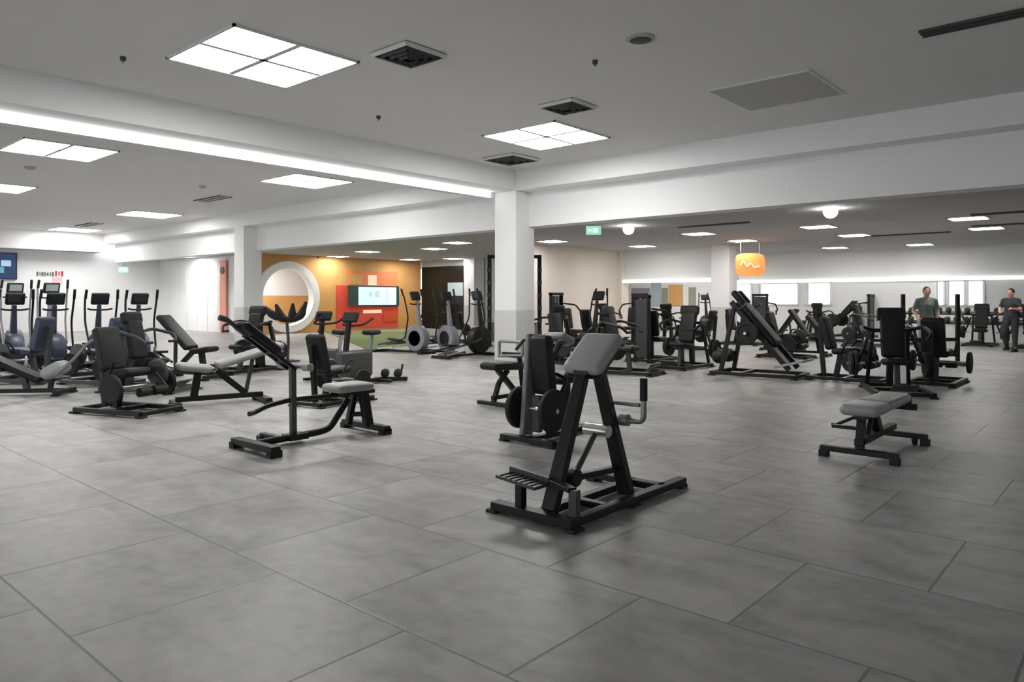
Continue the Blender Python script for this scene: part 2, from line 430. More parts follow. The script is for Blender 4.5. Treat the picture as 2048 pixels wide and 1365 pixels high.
bs = MB().box((-13.15, 23.95, 2.1), (4.5, 0.1, 0.13)).build('linear_band_light', 'band')
tag(bs, 'short pale lit band under the bulkhead left of the rear column', 'light')
struct(MB().box((5.2, 21, 1.64), (0.3, 17.2, 3.28)), 'wall_right_back', 'wall')
struct(MB().box((8.1, 0.2, 2.16), (0.3, 24.4, 4.32)), 'wall_right', 'grey_wall')
struct(MB().box((-14, -9.1, 3.3), (44, 0.2, 2.1)), 'wall_daylight_block', 'wall', 'unseen upper wall added behind the viewer to block high daylight')  # unseen blocker, shaped to let daylight in low and darken the floor
# doors and coloured panels on the wall under the bulkhead
def wall_panel(name, pa, pb, ya, yb, m, lab, cat, Y=WY, th=0.05):
    a = on_y(pa, ya, Y); b = on_y(pb, yb, Y); z0 = max(0.02, b.z)
    o = MB().box(((a.x + b.x) / 2, Y - th / 2 - 0.005, (a.z + z0) / 2), (b.x - a.x, th, a.z - z0)).build(name, m, None, 0.01)
    tag(o, lab, cat); return o
wall_panel('wall_poster', 1232, 1257, 568, 606, 'orange_deep', 'small orange poster at the left end of the back wall recess', 'poster')
wall_panel('wall_poster', 1338, 1366, 570, 612, 'orange', 'tan orange poster in the middle of the back wall recess', 'poster')
wall_panel('wall_poster', 1303, 1322, 566, 612, 'pale_blue', 'pale blue upright poster in the back wall recess', 'poster')
for k, (pa, pb, m, lab) in enumerate(((1264, 1300, 'door_grey', 'wide grey door in the back wall recess'), (1378, 1392, 'door_olive', 'narrow olive grey door left of the rear column'), (1324, 1336, 'door_olive', 'dark narrow door between two coloured panels'))):
    a = on_y(pa, 574, WY); b = on_y(pb, 574, WY)
    fr = MB().box(((a.x + b.x) / 2, WY - 0.03, 0.98), (b.x - a.x, 0.05, 1.94))
    d = struct(fr, 'door_%d' % (k + 1), m, lab, 0.01)
    MB().tube([(b.x - 0.12, WY - 0.06, 1.0), (b.x - 0.12, WY - 0.11, 1.0), (b.x - 0.24, WY - 0.11, 1.0)], 0.012).build('door_handle', 'steel', d)
# columns
def column(cx, cy, zt, lab, n_):
    c = MB().box((cx - CW / 2, cy + CW / 2, (zt + 1.15) / 2), (CW, CW, zt - 1.15)) 
    o = struct(c, 'column', 'white', lab, 0.012)
    MB().box((cx - CW / 2, cy + CW / 2, 0.575), (CW + 0.012, CW + 0.012, 1.15)).build('lower_cladding', 'guard', o, 0.012)
column(XA, YA, SOF, 'broad white column in the middle of the gym', 0)
column(-22.76, YA, SOF, 'white column left of the white ring', 1)
column(-10.74, 23.4, ZL, 'grey white column beside the orange hanging sign', 2)
column(-22.76, 23.4, ZL, 'rear white column right of the smoked glass bay', 3)

# ------------------------------------------------------------------ mural, screen and signs
def plate_x(name, pa, pb, ya, yb, m, parent=None, X=-27.0, th=0.04, lift=0.0):
    a = on_x(pa, ya, X); b = on_x(pb, yb, X); c = on_x(pa, yb, X); d = on_x(pb, ya, X)
    zt = (a.z + d.z) / 2; zb = (b.z + c.z) / 2
    return MB().box((X + th / 2 + lift, (a.y + b.y) / 2, (zt + zb) / 2), (th, abs(b.y - a.y), abs(zt - zb))).build(name, m, parent)
mu = plate_x('wall_mural', 672, 795, 572, 655, 'red'); tag(mu, 'red graphic panel fixed to the orange wall under the bright screen', 'wall graphic')
plate_x('upper_print', 698, 794, 543, 572, 'orange_deep', mu)
plate_x('rust_square', 765, 792, 629, 643, 'rust', mu, lift=0.04)
plate_x('pale_lettering', 725, 762, 620, 627, 'sign_glyph', mu, lift=0.04, th=0.01)
plate_x('left_print', 700, 724, 549, 569, 'orange', mu, lift=0.04, th=0.01)
plate_x('right_print', 735, 752, 551, 571, 'sign_glyph', mu, lift=0.04, th=0.01)
sc_ = plate_x('wall_screen', 696, 796, 572, 612, 'led_dark', X=-26.93, th=0.08); tag(sc_, 'wide bright pale blue screen hung on the red mural', 'screen')
plate_x('display', 717, 792, 575, 610, 'led', sc_, X=-26.85, th=0.02)
for pa, pb, ya, yb in ((738, 744, 584, 594), (750, 759, 582, 595), (773, 775, 576, 609)):
    plate_x('screen_figure', pa, pb, ya, yb, 'led_dim', sc_, X=-26.83, th=0.01)
pp = MB().box((-24.6, 24.03, 1.9), (1.0, 0.04, 0.62)).build('pale_reflection', 'pale_blue'); tag(pp, 'pale blue grey patch painted for the reflections in the smoked glass bay', 'poster')  # flat patch painting the bright reflections onto the dark glass
# far left wall television, lettering
tv = plate_x('television', -40, 33, 505, 559, 'screen_off', X=-36.0, th=0.1); tag(tv, 'large navy blue television high on the far left wall', 'television')
plate_x('display', -38, 31, 507, 557, 'tv', tv, X=-35.9, th=0.02)
plate_x('picture_patch', 2, 22, 521, 533, 'tv_pale', tv, X=-35.88, th=0.01)
plate_x('picture_patch', -6, 8, 534, 546, 'tv_green', tv, X=-35.88, th=0.01)
ls = MB(); 
p0 = on_x(70, 548, -36.0); 
def letters(name, pa, pb, ya, yb, m, n_):
    mb = MB(); a = on_x(pa, ya, -36.0); b = on_x(pb, yb, -36.0); L_ = (b.y - a.y); w = L_ / n_
    h = abs(a.z - b.z); zc = (a.z + b.z) / 2
    for i in range(n_):
        y = a.y + w * (i + 0.5)
        k = (0.55, 0.3, 0.7, 0.4)[i % 4]
        mb.box((-35.98, y, zc), (0.04, w * k, h * (1.0, 0.75, 0.9)[i % 3]))
    return mb
lt = letters('wall_lettering', 72, 108, 544, 553, 'letter', 7).build('wall_lettering', 'letter')
tag(lt, 'short row of grey and red letters on the far left wall', 'lettering')
letters('red', 109, 127, 542, 553, 'redmark', 3).build('red_letters', 'redmark', lt)
lg = plate_x('pink_poster', 105, 124, 555, 567, 'light_pink', X=-36.0, th=0.02); tag(lg, 'small pink square poster under the wall letters', 'poster')
# salmon upright banner near the second column
sb = on_y(449, 600, 15.2)
bn = MB().box((sb.x, 15.15, 1.55), (0.55, 0.08, 3.05)).build('upright_banner', 'pink', None, 0.01); tag(bn, 'narrow salmon pink upright banner left of the second column', 'banner')
MB().lathe((sb.x, 15.10, on_y(449, 541, 15.2).z), (0, -1, 0), [(0, 0.16), (0.02, 0.16)]).build('round_badge', 'dark_red', bn)
# orange hanging sign
hp = at(1500, 23.2)
hs = root('hanging_sign', (hp.x, hp.y, 0), YAW, 'orange rounded sign with pale scribble hanging beside the rear column', 'sign')
zt, zb = CAMH + (HY - 507) * 23.2 / F, CAMH + (HY - 553) * 23.2 / F
m_ = MB(); w = 0.47; h = (zt - zb) / 2; zc = (zt + zb) / 2; vs = []; n = 40
for yy in (-0.04, 0.04):
    for k in range(n):
        a = 2 * PI * k / n; c, s_ = math.cos(a), math.sin(a)
        vs.append((w * math.copysign(abs(c) ** 0.5, c), yy, zc + h * math.copysign(abs(s_) ** 0.5, s_)))
fs = [tuple(range(n)), tuple(range(2 * n - 1, n - 1, -1))] + [(k, (k + 1) % n, n + (k + 1) % n, n + k) for k in range(n)]
m_.add(vs, fs).build('sign_face', 'sign_orange', hs)
MB().tube([(-0.3, -0.05, zc - 0.02), (-0.24, -0.05, zc + 0.12), (-0.12, -0.05, zc - 0.08), (0.02, -0.05, zc + 0.06), (0.1, -0.05, zc - 0.1), (0.3, -0.05, zc - 0.04)], 0.022, 6, 0.05).build('scribble', 'sign_glyph', hs)
for x in (-0.3, 0.3): MB().cyl((x, 0, zt), (x, 0, ZL), 0.012, 8).build('hanger', 'steel', hs)
# exit signs
def exit_sign(px, py, t, w, h, zceil, lab):
    p = at(px, t); z = CAMH + (HY - py) * t / F
    r = root('exit_sign', p, YAW, lab, 'exit sign')
    MB().box((0, 0, z), (w, 0.05, h)).build('sign_face', 'exit', r, 0.01)
    g_ = MB().box((w * 0.12, -0.03, z), (w * 0.3, 0.01, h * 0.5)).bar((-w * 0.32, -0.03, z), (-w * 0.1, -0.03, z), 0.01, h * 0.12)
    g_.box((-w * 0.32, -0.03, z), (w * 0.06, 0.01, h * 0.35)); g_.build('pictogram', 'exit_white', r)
    MB().cyl((0, 0, z + h / 2), (0, 0, zceil), 0.012, 8).build('hanger', 'steel', r)
exit_sign(1187, 461, 16.6, 0.34, 0.2, ZL, 'green lit exit sign hanging right of the central column')
exit_sign(247, 540, 32.5, 0.42, 0.24, ZL, 'small green exit sign hanging far away at left')

# ------------------------------------------------------------------ ceiling fittings
def panel_light(p, size, zc, lab, m='lamp', n_=2, grp='square ceiling lights', name='ceiling_light'):
    r = root(name, (p.x, p.y, zc), 0, lab, 'ceiling light', grp)
    fr = MB(); s_ = size; g_ = 0.05
    for q in (-1, 1):
        fr.box((q * s_ / 2, 0, -0.012), (0.03, s_ + 0.03, 0.03)); fr.box((0, q * s_ / 2, -0.012), (s_ + 0.03, 0.03, 0.03))
    if n_ == 2: fr.box((0, 0, -0.008), (0.075, s_, 0.02)); fr.box((0, 0, -0.008), (s_, 0.075, 0.02))
    fr.build('frame', 'vent_light', r)
    c = s_ / n_
    for i in range(n_):
        for j in range(n_):
            MB().box((-s_ / 2 + c * (i + 0.5), -s_ / 2 + c * (j + 0.5), -0.012), (c - 0.08, c - 0.08, 0.012)).build('diffuser', m, r)
    return r
for px, py, lab in ((527, 118, 'largest square ceiling light of four bright panels at upper left'),
                    (1093, 272, 'square ceiling light above and right of the central column'),
                    (118, 300, 'four panel ceiling light left of the glowing strip, near the left edge'),
                    (613, 362, 'ceiling light just left of the central column under the strip'),
                    (-17, 373, 'ceiling light cut by the left edge'),
                    (298, 429, 'low looking ceiling light in the left bay, second from the far wall'),
                    (112, 466, 'farthest ceiling light in the left bay near the far wall')):
    p = ceil_at(px, py, ZC)
    if p.x < -34: p = Vector((-33.6, p.y, ZC))
    panel_light(p, 1.6, ZC, lab)
lows = [(1397, 467, 'rear ceiling light right of the exit sign'), (1485, 481, 'rear ceiling light above the orange sign'), (1637, 453, 'rear ceiling light under the small white globe'),
        (1708, 470, 'rear ceiling light right of the globe, slightly farther'), (1937, 436, 'nearest rear ceiling light at far right'), (1973, 456, 'rear ceiling light just behind the nearest one at far right'),
        (1670, 495, 'rear ceiling light close to the back wall'), (1845, 490, 'rear ceiling light near the back wall at right'), (1105, 482, 'rear ceiling light beside the central column on its right'),
        (1285, 492, 'rear ceiling light before the grey bulkhead'), (735, 503, 'rear ceiling light in front of the orange wall'), (915, 485, 'rear ceiling light just left of the central column'),
        (868, 497, 'rear ceiling light above the smoked glass bay'), (820, 519, 'rear ceiling light at the right end of the orange wall'), (907, 517, 'farthest rear ceiling light by the rear white column'),
        (640, 515, 'rear ceiling light above the white ring')]
for px, py, lab in lows:
    p = ceil_at(px, py, ZL)
    p.y = min(p.y, 27.6 if p.x > -15 else 23.4); p.x = max(p.x, -26.3)
    panel_light(p, 0.74, ZL, lab, 'lamp_low', 1, 'lights in the rear ceiling')
panel_light(Vector((-29.0, 17.0, ZL)), 1.2, ZL, 'added ceiling light brightening the room seen through the ring', 'lamp_low', 1, 'lights in the rear ceiling')  # made-up lamp lighting the room behind the ring, no fitting in view
panel_light(Vector((-31.5, 14.2, ZL)), 1.0, ZL, 'added ceiling light brightening the white panelled wall', 'lamp_low', 1, 'lights in the rear ceiling')  # extra lamp with no visible source, added to light the panels
for px, py, t, lab in ((1661, 424, 15.0, 'small white globe lamp, the nearer of two on the rear ceiling'), (1257, 459, 18.5, 'small white globe lamp right of the green exit sign')):
    p = at(px, t); r = root('globe_light', (p.x, p.y, ZL), 0, lab, 'ceiling light', 'globe lamps')
    zz = CAMH + (HY - py) * t / F - ZL
    MB().ell((0, 0, zz), (0.14, 0.14, 0.13)).build('globe', 'lamp_low', r)
    MB().cyl((0, 0, zz + 0.12), (0, 0, 0), 0.03, 10).build('stem', 'white', r)
# four way diffusers
def vent(px, py, lab, s_=0.62, z=ZC):
    p = ceil_at(px, py, z); r = root('ceiling_vent', (p.x, p.y, z), 0, lab, 'ceiling vent', 'square air vents')
    MB().box((0, 0, -0.01), (s_, s_, 0.02)).build('back_plate', 'vent', r)
    for k in range(4):
        q = s_ / 2 * (1 - k * 0.24); mb = MB()
        for sg in (-1, 1):
            mb.bar((sg * q, -q, -0.03 - 0.012 * k), (sg * q, q, -0.03 - 0.012 * k), 0.012, 0.05, (sg * 0.6, 0, 0.8))
            mb.bar((-q, sg * q, -0.03 - 0.012 * k), (q, sg * q, -0.03 - 0.012 * k), 0.012, 0.05, (0, sg * 0.6, 0.8))
        mb.build('louvre', 'vent' if k else 'vent_light', r)
vent(818, 107, 'dark square ceiling vent right of the largest light')
vent(1135, 211, 'dark ceiling vent just before the second square light')
vent(1022, 317, 'black square ceiling vent right above the central column', 0.85)
def round_thing(name, px, py, rad, h, m, lab, cat, z=ZC):
    p = ceil_at(px, py, z)
    o = MB().lathe((0, 0, 0), (0, 0, -1), [(0, rad), (h * 0.5, rad), (h, rad * 0.7)]).build(name, m); o.location = (p.x, p.y, z); tag(o, lab, cat); return o
o = round_thing('ceiling_speaker', 1281, 76, 0.16, 0.03, 'hatch', 'round grey ceiling speaker at top right of centre', 'speaker')
MB().lathe((0, 0, -0.03), (0, 0, -1), [(0, 0.12), (0.004, 0.11)]).build('grille', 'vent', o)
for px, py, lab in ((1190, 121, 'dark sprinkler head below and left of the round speaker'), (757, 232, 'small sprinkler head in the middle of the ceiling'), (246, 114, 'faint sprinkler head left of the largest light'), (1660, 270, 'small sprinkler near the bulkhead at right')):
    o = round_thing('sprinkler_head', px, py, 0.035, 0.05, 'vent', lab, 'sprinkler')
    MB().cyl((0, 0, -0.05), (0, 0, -0.075), 0.012, 8).build('nozzle', 'steel', o)
o = round_thing('smoke_detector', 405, 372, 0.09, 0.06, 'hatch', 'grey smoke detector in the left bay ceiling', 'smoke detector')
o = round_thing('smoke_detector', 60, 334, 0.11, 0.06, 'hatch', 'smoke detector under the light at the left edge', 'smoke detector')
# ceiling access hatch
a, b = ceil_at(1415, 180, ZC), ceil_at(1692, 186, ZC)
c, d = ceil_at(1615, 141, ZC), ceil_at(1502, 221, ZC)
cc = (a + b + c + d) / 4
hx = (abs(c.x - a.x) + abs(b.x - d.x)) / 2; hy = (abs(a.y - d.y) + abs(b.y - c.y)) / 2
r = root('access_hatch', (cc.x, cc.y, ZC), 0, 'large dark grey access hatch in the ceiling at right', 'hatch')
MB().box((0, 0, -0.006), (hx, hy, 0.012)).build('hatch_door', 'hatch', r)
fr = MB()
for q in (-1, 1): fr.box((q * hx / 2, 0, -0.008), (0.03, hy, 0.02)); fr.box((0, q * hy / 2, -0.008), (hx, 0.03, 0.02))
fr.build('hatch_frame', 'vent_light', r)
# slot diffusers
def slot(px, py, L_, z, lab, w=0.14, m='vent', along='x'):
    p = ceil_at(px, py, z); r = root('slot_vent', (p.x, p.y, z), 0 if along == 'x' else PI / 2, lab, 'ceiling vent', 'long slot vents')
    MB().box((0, 0, -0.008), (L_, w, 0.016)).build('slot', m, r)
    fr = MB()
    for q in (-1, 0, 1): fr.box((0, q * w / 2, -0.015), (L_, 0.012, 0.03))
    fr.build('slot_blade', 'vent', r)
slot(1425, 449, 1.9, ZL, 'dark slot vent right of the globe by the exit sign')
slot(1812, 468, 2.2, ZL, 'dark slot vent in the rear ceiling between two groups of lights')
slot(2018, 424, 1.4, ZL, 'dark slot vent at the right edge under the beam', 0.18)
slot(2010, 448, 1.4, ZL, 'thin slot vent behind the nearest lights at right')
slot(2005, 31, 1.5, ZC, 'dark slot vent in the top right corner of the ceiling', 0.2)
slot(425, 397, 1.6, ZC, 'grey slot vent in the left bay near the single light', 0.35, 'hatch')
slot(178, 449, 1.8, ZC, 'grey slot vent in the far left bay', 0.4, 'hatch')
# ------------------------------------------------------------------ turf lane
tp = [floor_at(650, 664.5), floor_at(735, 700), floor_at(842, 690), floor_at(845, 664.5)]
tp = [Vector((max(p.x, -26.95), min(p.y, 23.9), 0)) for p in tp]
tv_ = [(p.x, p.y, 0.001) for p in tp] + [(p.x, p.y, 0.02) for p in tp]
o = MB().add(tv_, [(3, 2, 1, 0), (4, 5, 6, 7), (0, 1, 5, 4), (1, 2, 6, 5), (2, 3, 7, 6), (3, 0, 4, 7)]).build('turf_lane', 'turf')
tag(o, 'green artificial turf lane before the orange wall', 'turf')

# ================================================================== the large foreground machine
H90 = PI / 2
def lw(O):      # local frame of room-aligned machines: x away to the right, y away to the left
    return (O.x, O.y, 0)
def feet(mb, pts, r=0.035, h=0.02):
    for x, y in pts: mb.cyl((x, y, 0), (x, y, h), r, 12)
    return mb
def shackle(c, ax=(0, 1, 0), r=0.03, l=0.02): return MB().lathe(Vector(c) - Vector(ax) * l / 2, ax, [(0, r * 0.8), (0.003, r), (l - 0.003, r), (l, r * 0.8)], 14)

O = floor_at(1140, 1062)
R1 = root('glute_drive_machine', lw(O), H90, 'nearest machine, black A-frame with a sloping grey pad on top, in the right foreground', 'gym machine')
fb = MB()
fb.box((0.69, 0.0, 0.045), (1.44, 0.075, 0.05))
fb.box((0.56, 0.27, 0.045), (1.16, 0.07, 0.05))
fb.box((0.0, 0.29, 0.045), (0.09, 0.66, 0.055))
fb.box((1.12, 0.3, 0.045), (0.08, 0.62, 0.05))
fb.box((0.42, 0.13, 0.05), (0.06, 0.22, 0.045))
fb.build('base_frame', 'frame', R1, 0.006)
foot_parts(R1, ((-0.0, -0.03), (0.0, 0.61), (1.12, 0.6), (1.36, 0.0), (0.7, 0.0)), (0.11, 0.085, 0.022))
for nm, a, b in (('front_leg', (0.10, 0.235, 0.05), (0.405, 0.19, 0.93)), ('rear_leg', (0.79, 0.10, 0.05), (0.555, 0.18, 0.95))):
    MB().bar(a, b, 0.105, 0.062, (1, 0, 0.2), 0.085, 0.055).build(nm, 'frame', R1, 0.006)
MB().tube([(0.53, 0.2, 0.93), (0.60, 0.2, 0.78), (0.63, 0.19, 0.62)], 0.016, 10, 0.05).build('cable_tube', 'frame_grey', R1)
hd = MB().box((0.48, 0.185, 0.925), (0.24, 0.12, 0.05)); hd.bar((0.42, 0.18, 0.9), (0.6, 0.18, 1.06), 0.16, 0.03, (-0.6, 0, 0.8)); hd.build('head_plate', 'frame', R1, 0.006)
ang = -math.atan2(0.216, 0.275)
MB().pad((0.515, 0.19, 1.035), (0.375, 0.31, 0.085), RY(ang)).build('top_pad', 'pad', R1)
MB().bar((0.385, 0.19, 0.885), (0.62, 0.19, 1.07), 0.29, 0.02, (-0.6, 0, 0.8)).build('pad_backing', 'frame', R1)
MB().bar((0.14, 0.24, 0.23), (0.70, 0.14, 0.23), 0.05, 0.04).bar((0.05, 0.02, 0.23), (0.14, 0.24, 0.23), 0.06, 0.03).build('cross_brace', 'frame', R1, 0.004)
MB().bar((0.06, 0.01, 0.05), (0.06, 0.01, 0.235), 0.06, 0.05, (1, 0, 0)).build('short_post', 'frame_grey', R1, 0.004)
# foot platform on the left
MB().bar((0.02, 0.41, 0.06), (0.02, 0.41, 0.225), 0.055, 0.055, (1, 0, 0)).build('foot_post', 'frame', R1, 0.004)
fp = MB().box((0.02, 0.40, 0.235), (0.15, 0.33, 0.022), RX(D(5))); fp.box((0.09, 0.40, 0.255), (0.018, 0.33, 0.05), RX(D(5))); fp.build('foot_platform', 'frame_grey', R1, 0.004)
fr = MB()
for k in range(7): fr.box((0.015, 0.27 + 0.043 * k, 0.2485 - 0.0 + (k - 3) * 0.0038), (0.12, 0.012, 0.004))
fr.build('grip_ribs', 'rubber', R1)
# swinging lever with polished roller
lv = MB().tube([(0.33, 0.20, 0.26), (0.56, 0.20, 0.50)], 0.021, 12).tube([(0.33, 0.2, 0.26), (0.3, 0.2, 0.12)], 0.018, 10)
L1 = lv.build('swing_lever', 'frame_grey', R1)
MB().cyl((0.57, 0.10, 0.51), (0.57, 0.29, 0.51), 0.042, 20).build('polished_roller', 'chrome', L1)
MB().lathe((0.31, 0.165, 0.235), (0, 1, 0), [(0, 0.05), (0.008, 0.06), (0.05, 0.06), (0.06, 0.05)]).build('pivot_hub', 'frame', L1)
# handle bracket reaching out on the right
hb = MB().tube([(0.70, 0.16, 0.69), (0.70, -0.06, 0.69)], 0.014, 10)
hb.tube([(0.72, 0.16, 0.575), (0.72, -0.08, 0.575), (0.72, -0.08, 0.86)], 0.02, 12, 0.05)
hb.tube([(0.70, -0.08, 0.69), (0.72, -0.08, 0.69)], 0.016, 10)
hb.build('handle_bracket', 'steel', R1)
MB().cyl((0.72, -0.08, 0.72), (0.72, -0.08, 0.87), 0.026, 14).build('hand_grip', 'rubber', R1)
MB().lathe((0.72, 0.03, 0.575), (0, 1, 0), [(0, 0.03), (0.01, 0.042), (0.07, 0.042), (0.08, 0.03)]).build('pivot_collar', 'steel', R1)
MB().lathe((0.045, 0.14, 0.62), (1, 0, 0.3), [(0, 0.012), (0.012, 0.012)]).add([], []).build('frame_bolt', 'steel', R1, loc=(0.23, 0.055, 0.0))

# ================================================================== flat bench on the right
O = at(3.02 / 6.35 * F + 1024, 6.35)
R2 = root('flat_bench', lw(O), H90, 'low flat bench with grey seat pad, alone in the right foreground', 'bench')
b_ = MB().box((0.0, 0.0, 0.075), (0.07, 0.64, 0.05)).box((1.1, 0.0, 0.085), (0.07, 0.62, 0.05)).box((0.56, 0.0, 0.155), (1.14, 0.07, 0.06))
b_.build('base_frame', 'frame', R2, 0.006)
foot_parts(R2, [(x, y) for x in (0, 1.1) for y in (-0.29, 0.29)], (0.085, 0.075, 0.06))
MB().bar((0.03, 0, 0.08), (0.1, 0, 0.37), 0.07, 0.06, (1, 0, 0)).build('front_post', 'frame', R2, 0.005)
MB().bar((0.62, 0, 0.17), (0.44, 0, 0.38), 0.07, 0.09, (1, 0, 0)).bar((0.28, 0, 0.16), (0.4, 0, 0.36), 0.04, 0.04, (1, 0, 0)).build('rear_post', 'frame', R2, 0.005)
MB().box((0.6, 0, 0.365), (1.15, 0.08, 0.04)).build('top_rail', 'frame', R2, 0.004)
MB().pad((0.2, 0, 0.43), (0.44, 0.33, 0.1)).build('seat_pad', 'pad', R2)
MB().pad((0.84, 0, 0.43), (0.80, 0.30, 0.1)).build('back_pad', 'pad', R2)
MB().box((1.2, 0, 0.40), (0.05, 0.30, 0.10)).bar((1.1, -0.22, 0.36), (1.1, 0.22, 0.36), 0.06, 0.06).build('carry_handle', 'rubber', R2, 0.01)
MB().tube([(0.24, 0.06, 0.36), (0.24, 0.26, 0.25), (0.24, 0.3, 0.25)], 0.015, 8).build('adjust_lever', 'frame', R2)
MB().box((0.1, 0.12, 0.26), (0.05, 0.26, 0.03)).build('foot_peg', 'frame', R2, 0.004)
for y in (-0.2, 0.2): MB().lathe((1.1, y - 0.02, 0.05), (0, 1, 0), [(0, 0.04), (0.005, 0.05), (0.035, 0.05), (0.04, 0.04)]).build('wheel', 'rubber', R2)

# ================================================================== upright pad machine behind the foreground machine
O = at(.155 / 7.05 * F + 1024, 7.05)
R3 = root('standing_row_machine', lw(O), H90, 'machine with a tall upright pad and two round discs, right behind the nearest machine', 'gym machine')
MB().box((0, 0, 0.045), (0.09, 0.66, 0.05)).box((0.55, 0, 0.045), (1.1, 0.09, 0.05)).box((0.95, -0.05, 0.045), (0.08, 0.7, 0.05)).build('base_frame', 'frame', R3, 0.006)
foot_parts(R3, ((0, -0.3), (0, 0.3), (0.95, -0.36), (0.95, 0.28)), (0.1, 0.08, 0.022))
MB().bar((0.36, 0, 0.05), (0.30, 0, 0.98), 0.07, 0.09, (1, 0, 0)).build('upright', 'frame', R3, 0.006)
MB().pad((0.18, -0.04, 0.76), (0.12, 0.22, 0.60), RY(D(-7))).build('chest_pad', 'pad_dark', R3)
MB().bar((0.10, 0.11, 0.06), (0.20, 0.11, 1.06), 0.055, 0.16, (1, 0, 0)).build('side_upright', 'shell', R3, 0.015)
MB().bar((0.14, 0, 0.1), (0.14, 0, 0.46), 0.1, 0.06, (1, 0, 0)).build('pad_stem', 'frame_grey', R3, 0.01)
MB().pad((0.62, 0.02, 0.60), (0.36, 0.30, 0.09), RY(D(-8))).build('seat_pad', 'pad_dark', R3)
MB().bar((0.62, 0, 0.05), (0.62, 0, 0.57), 0.06, 0.06, (1, 0, 0)).build('seat_post', 'frame', R3, 0.004)
def disc_prof(r, th): return [(0, r * 0.12), (0, r * 0.95), (th * 0.2, r), (th * 0.8, r), (th, r * 0.95), (th, r * 0.8), (th * 0.75, r * 0.76), (th * 0.75, r * 0.28), (th * 1.1, r * 0.24), (th * 1.1, r * 0.12)]
for y in (0.2, -0.21):
    MB().lathe((0.12, y - 0.03, 0.33), (0, 1, 0), disc_prof(0.21, 0.06)).build('weight_disc', 'rubber', R3)
MB().cyl((0.12, -0.27, 0.33), (0.12, 0.29, 0.33), 0.025, 12).build('disc_axle', 'chrome', R3)
for y in (-0.22, 0.22):
    MB().tube([(0.34, y * 0.2, 0.95), (0.34, y, 0.98), (0.2, y, 1.0), (0.1, y * 1.1, 0.9)], 0.018, 10, 0.05).build('handle', 'frame_grey', R3)
    MB().tube([(0.12, y, 0.33), (0.34, y, 0.62), (0.36, y * 0.3, 0.66)], 0.02, 10, 0.05).build('lever_arm', 'frame', R3)
MB().pad((0.5, 0.0, 1.0), (0.22, 0.26, 0.1), RY(D(18))).build('arm_rest', 'pad', R3)
MB().bar((0.34, 0, 0.8), (0.5, 0, 0.95), 0.05, 0.05, (0, 0, 1)).build('arm_rest_bracket', 'frame', R3, 0.004)

# ================================================================== incline bench machine at left centre
O = at(1024 - 2.36 / 6.69 * F, 6.69)
R5 = root('incline_bench', lw(O), H90, 'long bench machine with a sloping pad on a thin post, left of centre', 'bench')
MB().box((0, 0, 0.065), (0.10, 0.72, 0.06)).build('front_foot_bar', 'frame', R5, 0.008)
MB().box((0.33, 0.27, 0.06), (0.07, 0.36, 0.05)).build('middle_foot_bar', 'frame', R5, 0.008)
MB().box((1.35, 0.13, 0.06), (0.09, 0.74, 0.06)).build('rear_foot_bar', 'frame', R5, 0.008)
MB().tube([(0.0, 0.12, 0.05), (0.75, 0.1, 0.07), (0.88, 0.1, 0.09), (1.12, 0.12, 0.36)], 0.034, 10, 0.1).build('base_rail', 'frame', R5)
foot_parts(R5, ((0, -0.33), (0, 0.33), (0.33, 0.42), (1.35, -0.2), (1.35, 0.46)), (0.12, 0.08, 0.06))
MB().box((0.5, 0.13, 0.06), (0.22, 0.16, 0.06)).build('post_socket', 'frame', R5, 0.01)
MB().bar((0.485, 0.14, 0.06), (0.475, 0.14, 0.76), 0.055, 0.055, (1, 0, 0)).build('upright_post', 'frame_grey', R5, 0.005)
MB().bar((1.33, 0.05, 0.06), (1.28, 0.08, 0.44), 0.08, 0.09, (1, 0, 0)).bar((1.18, 0.2, 0.08), (1.22, 0.14, 0.44), 0.06, 0.06, (1, 0, 0)).bar((1.19, 0.18, 0.19), (1.32, 0.07, 0.19), 0.04, 0.05).build('rear_legs', 'frame', R5, 0.006)
MB().box((1.18, 0.12, 0.435), (0.4, 0.24, 0.04)).build('seat_frame', 'frame', R5, 0.006)
MB().pad((1.12, 0.12, 0.49), (0.46, 0.34, 0.085)).build('seat_pad', 'pad', R5)
MB().tube([(1.25, 0.10, 0.43), (0.9, 0.12, 0.42), (0.45, 0.15, 0.42), (0.22, 0.17, 0.385), (0.08, 0.15, 0.34), (0.0, 0.1, 0.34)], 0.024, 10, 0.1).build('curved_arm', 'frame', R5)
sl = math.atan2(0.50, 0.67)
for y in (0.07, 0.21): MB().bar((0.47, y, 0.72), (0.0, y, 1.07), 0.03, 0.035, (0.6, 0, 0.8)).build('slope_rail', 'frame', R5, 0.003)
for f in (0.25, 0.5): MB().bar((0.47 - 0.47 * f, 0.07, 0.72 + 0.35 * f), (0.47 - 0.47 * f, 0.21, 0.72 + 0.35 * f), 0.03, 0.03).build('rung', 'frame', R5)
MB().pad((0.10, 0.14, 1.045), (0.46, 0.26, 0.08), RY(math.atan2(0.35, 0.47))).build('back_pad', 'pad_dark', R5)
MB().tube([(0.0, 0.14, 1.07), (-0.2, 0.14, 1.22)], 0.022, 10).tube([(-0.2, 0.14, 1.22), (-0.27, 0.14, 1.24)], 0.028, 10).build('top_handle', 'frame_grey', R5)
MB().cyl((0.5, -0.02, 0.75), (0.5, 0.3, 0.75), 0.022, 10).build('pivot_bar', 'steel', R5)
for y in (-0.08, 0.36): MB().lathe((0.5, y - 0.06, 0.75), (0, 1, 0), [(0, 0.03), (0.01, 0.04), (0.11, 0.04), (0.12, 0.03)]).build('foam_roller', 'pad', R5)

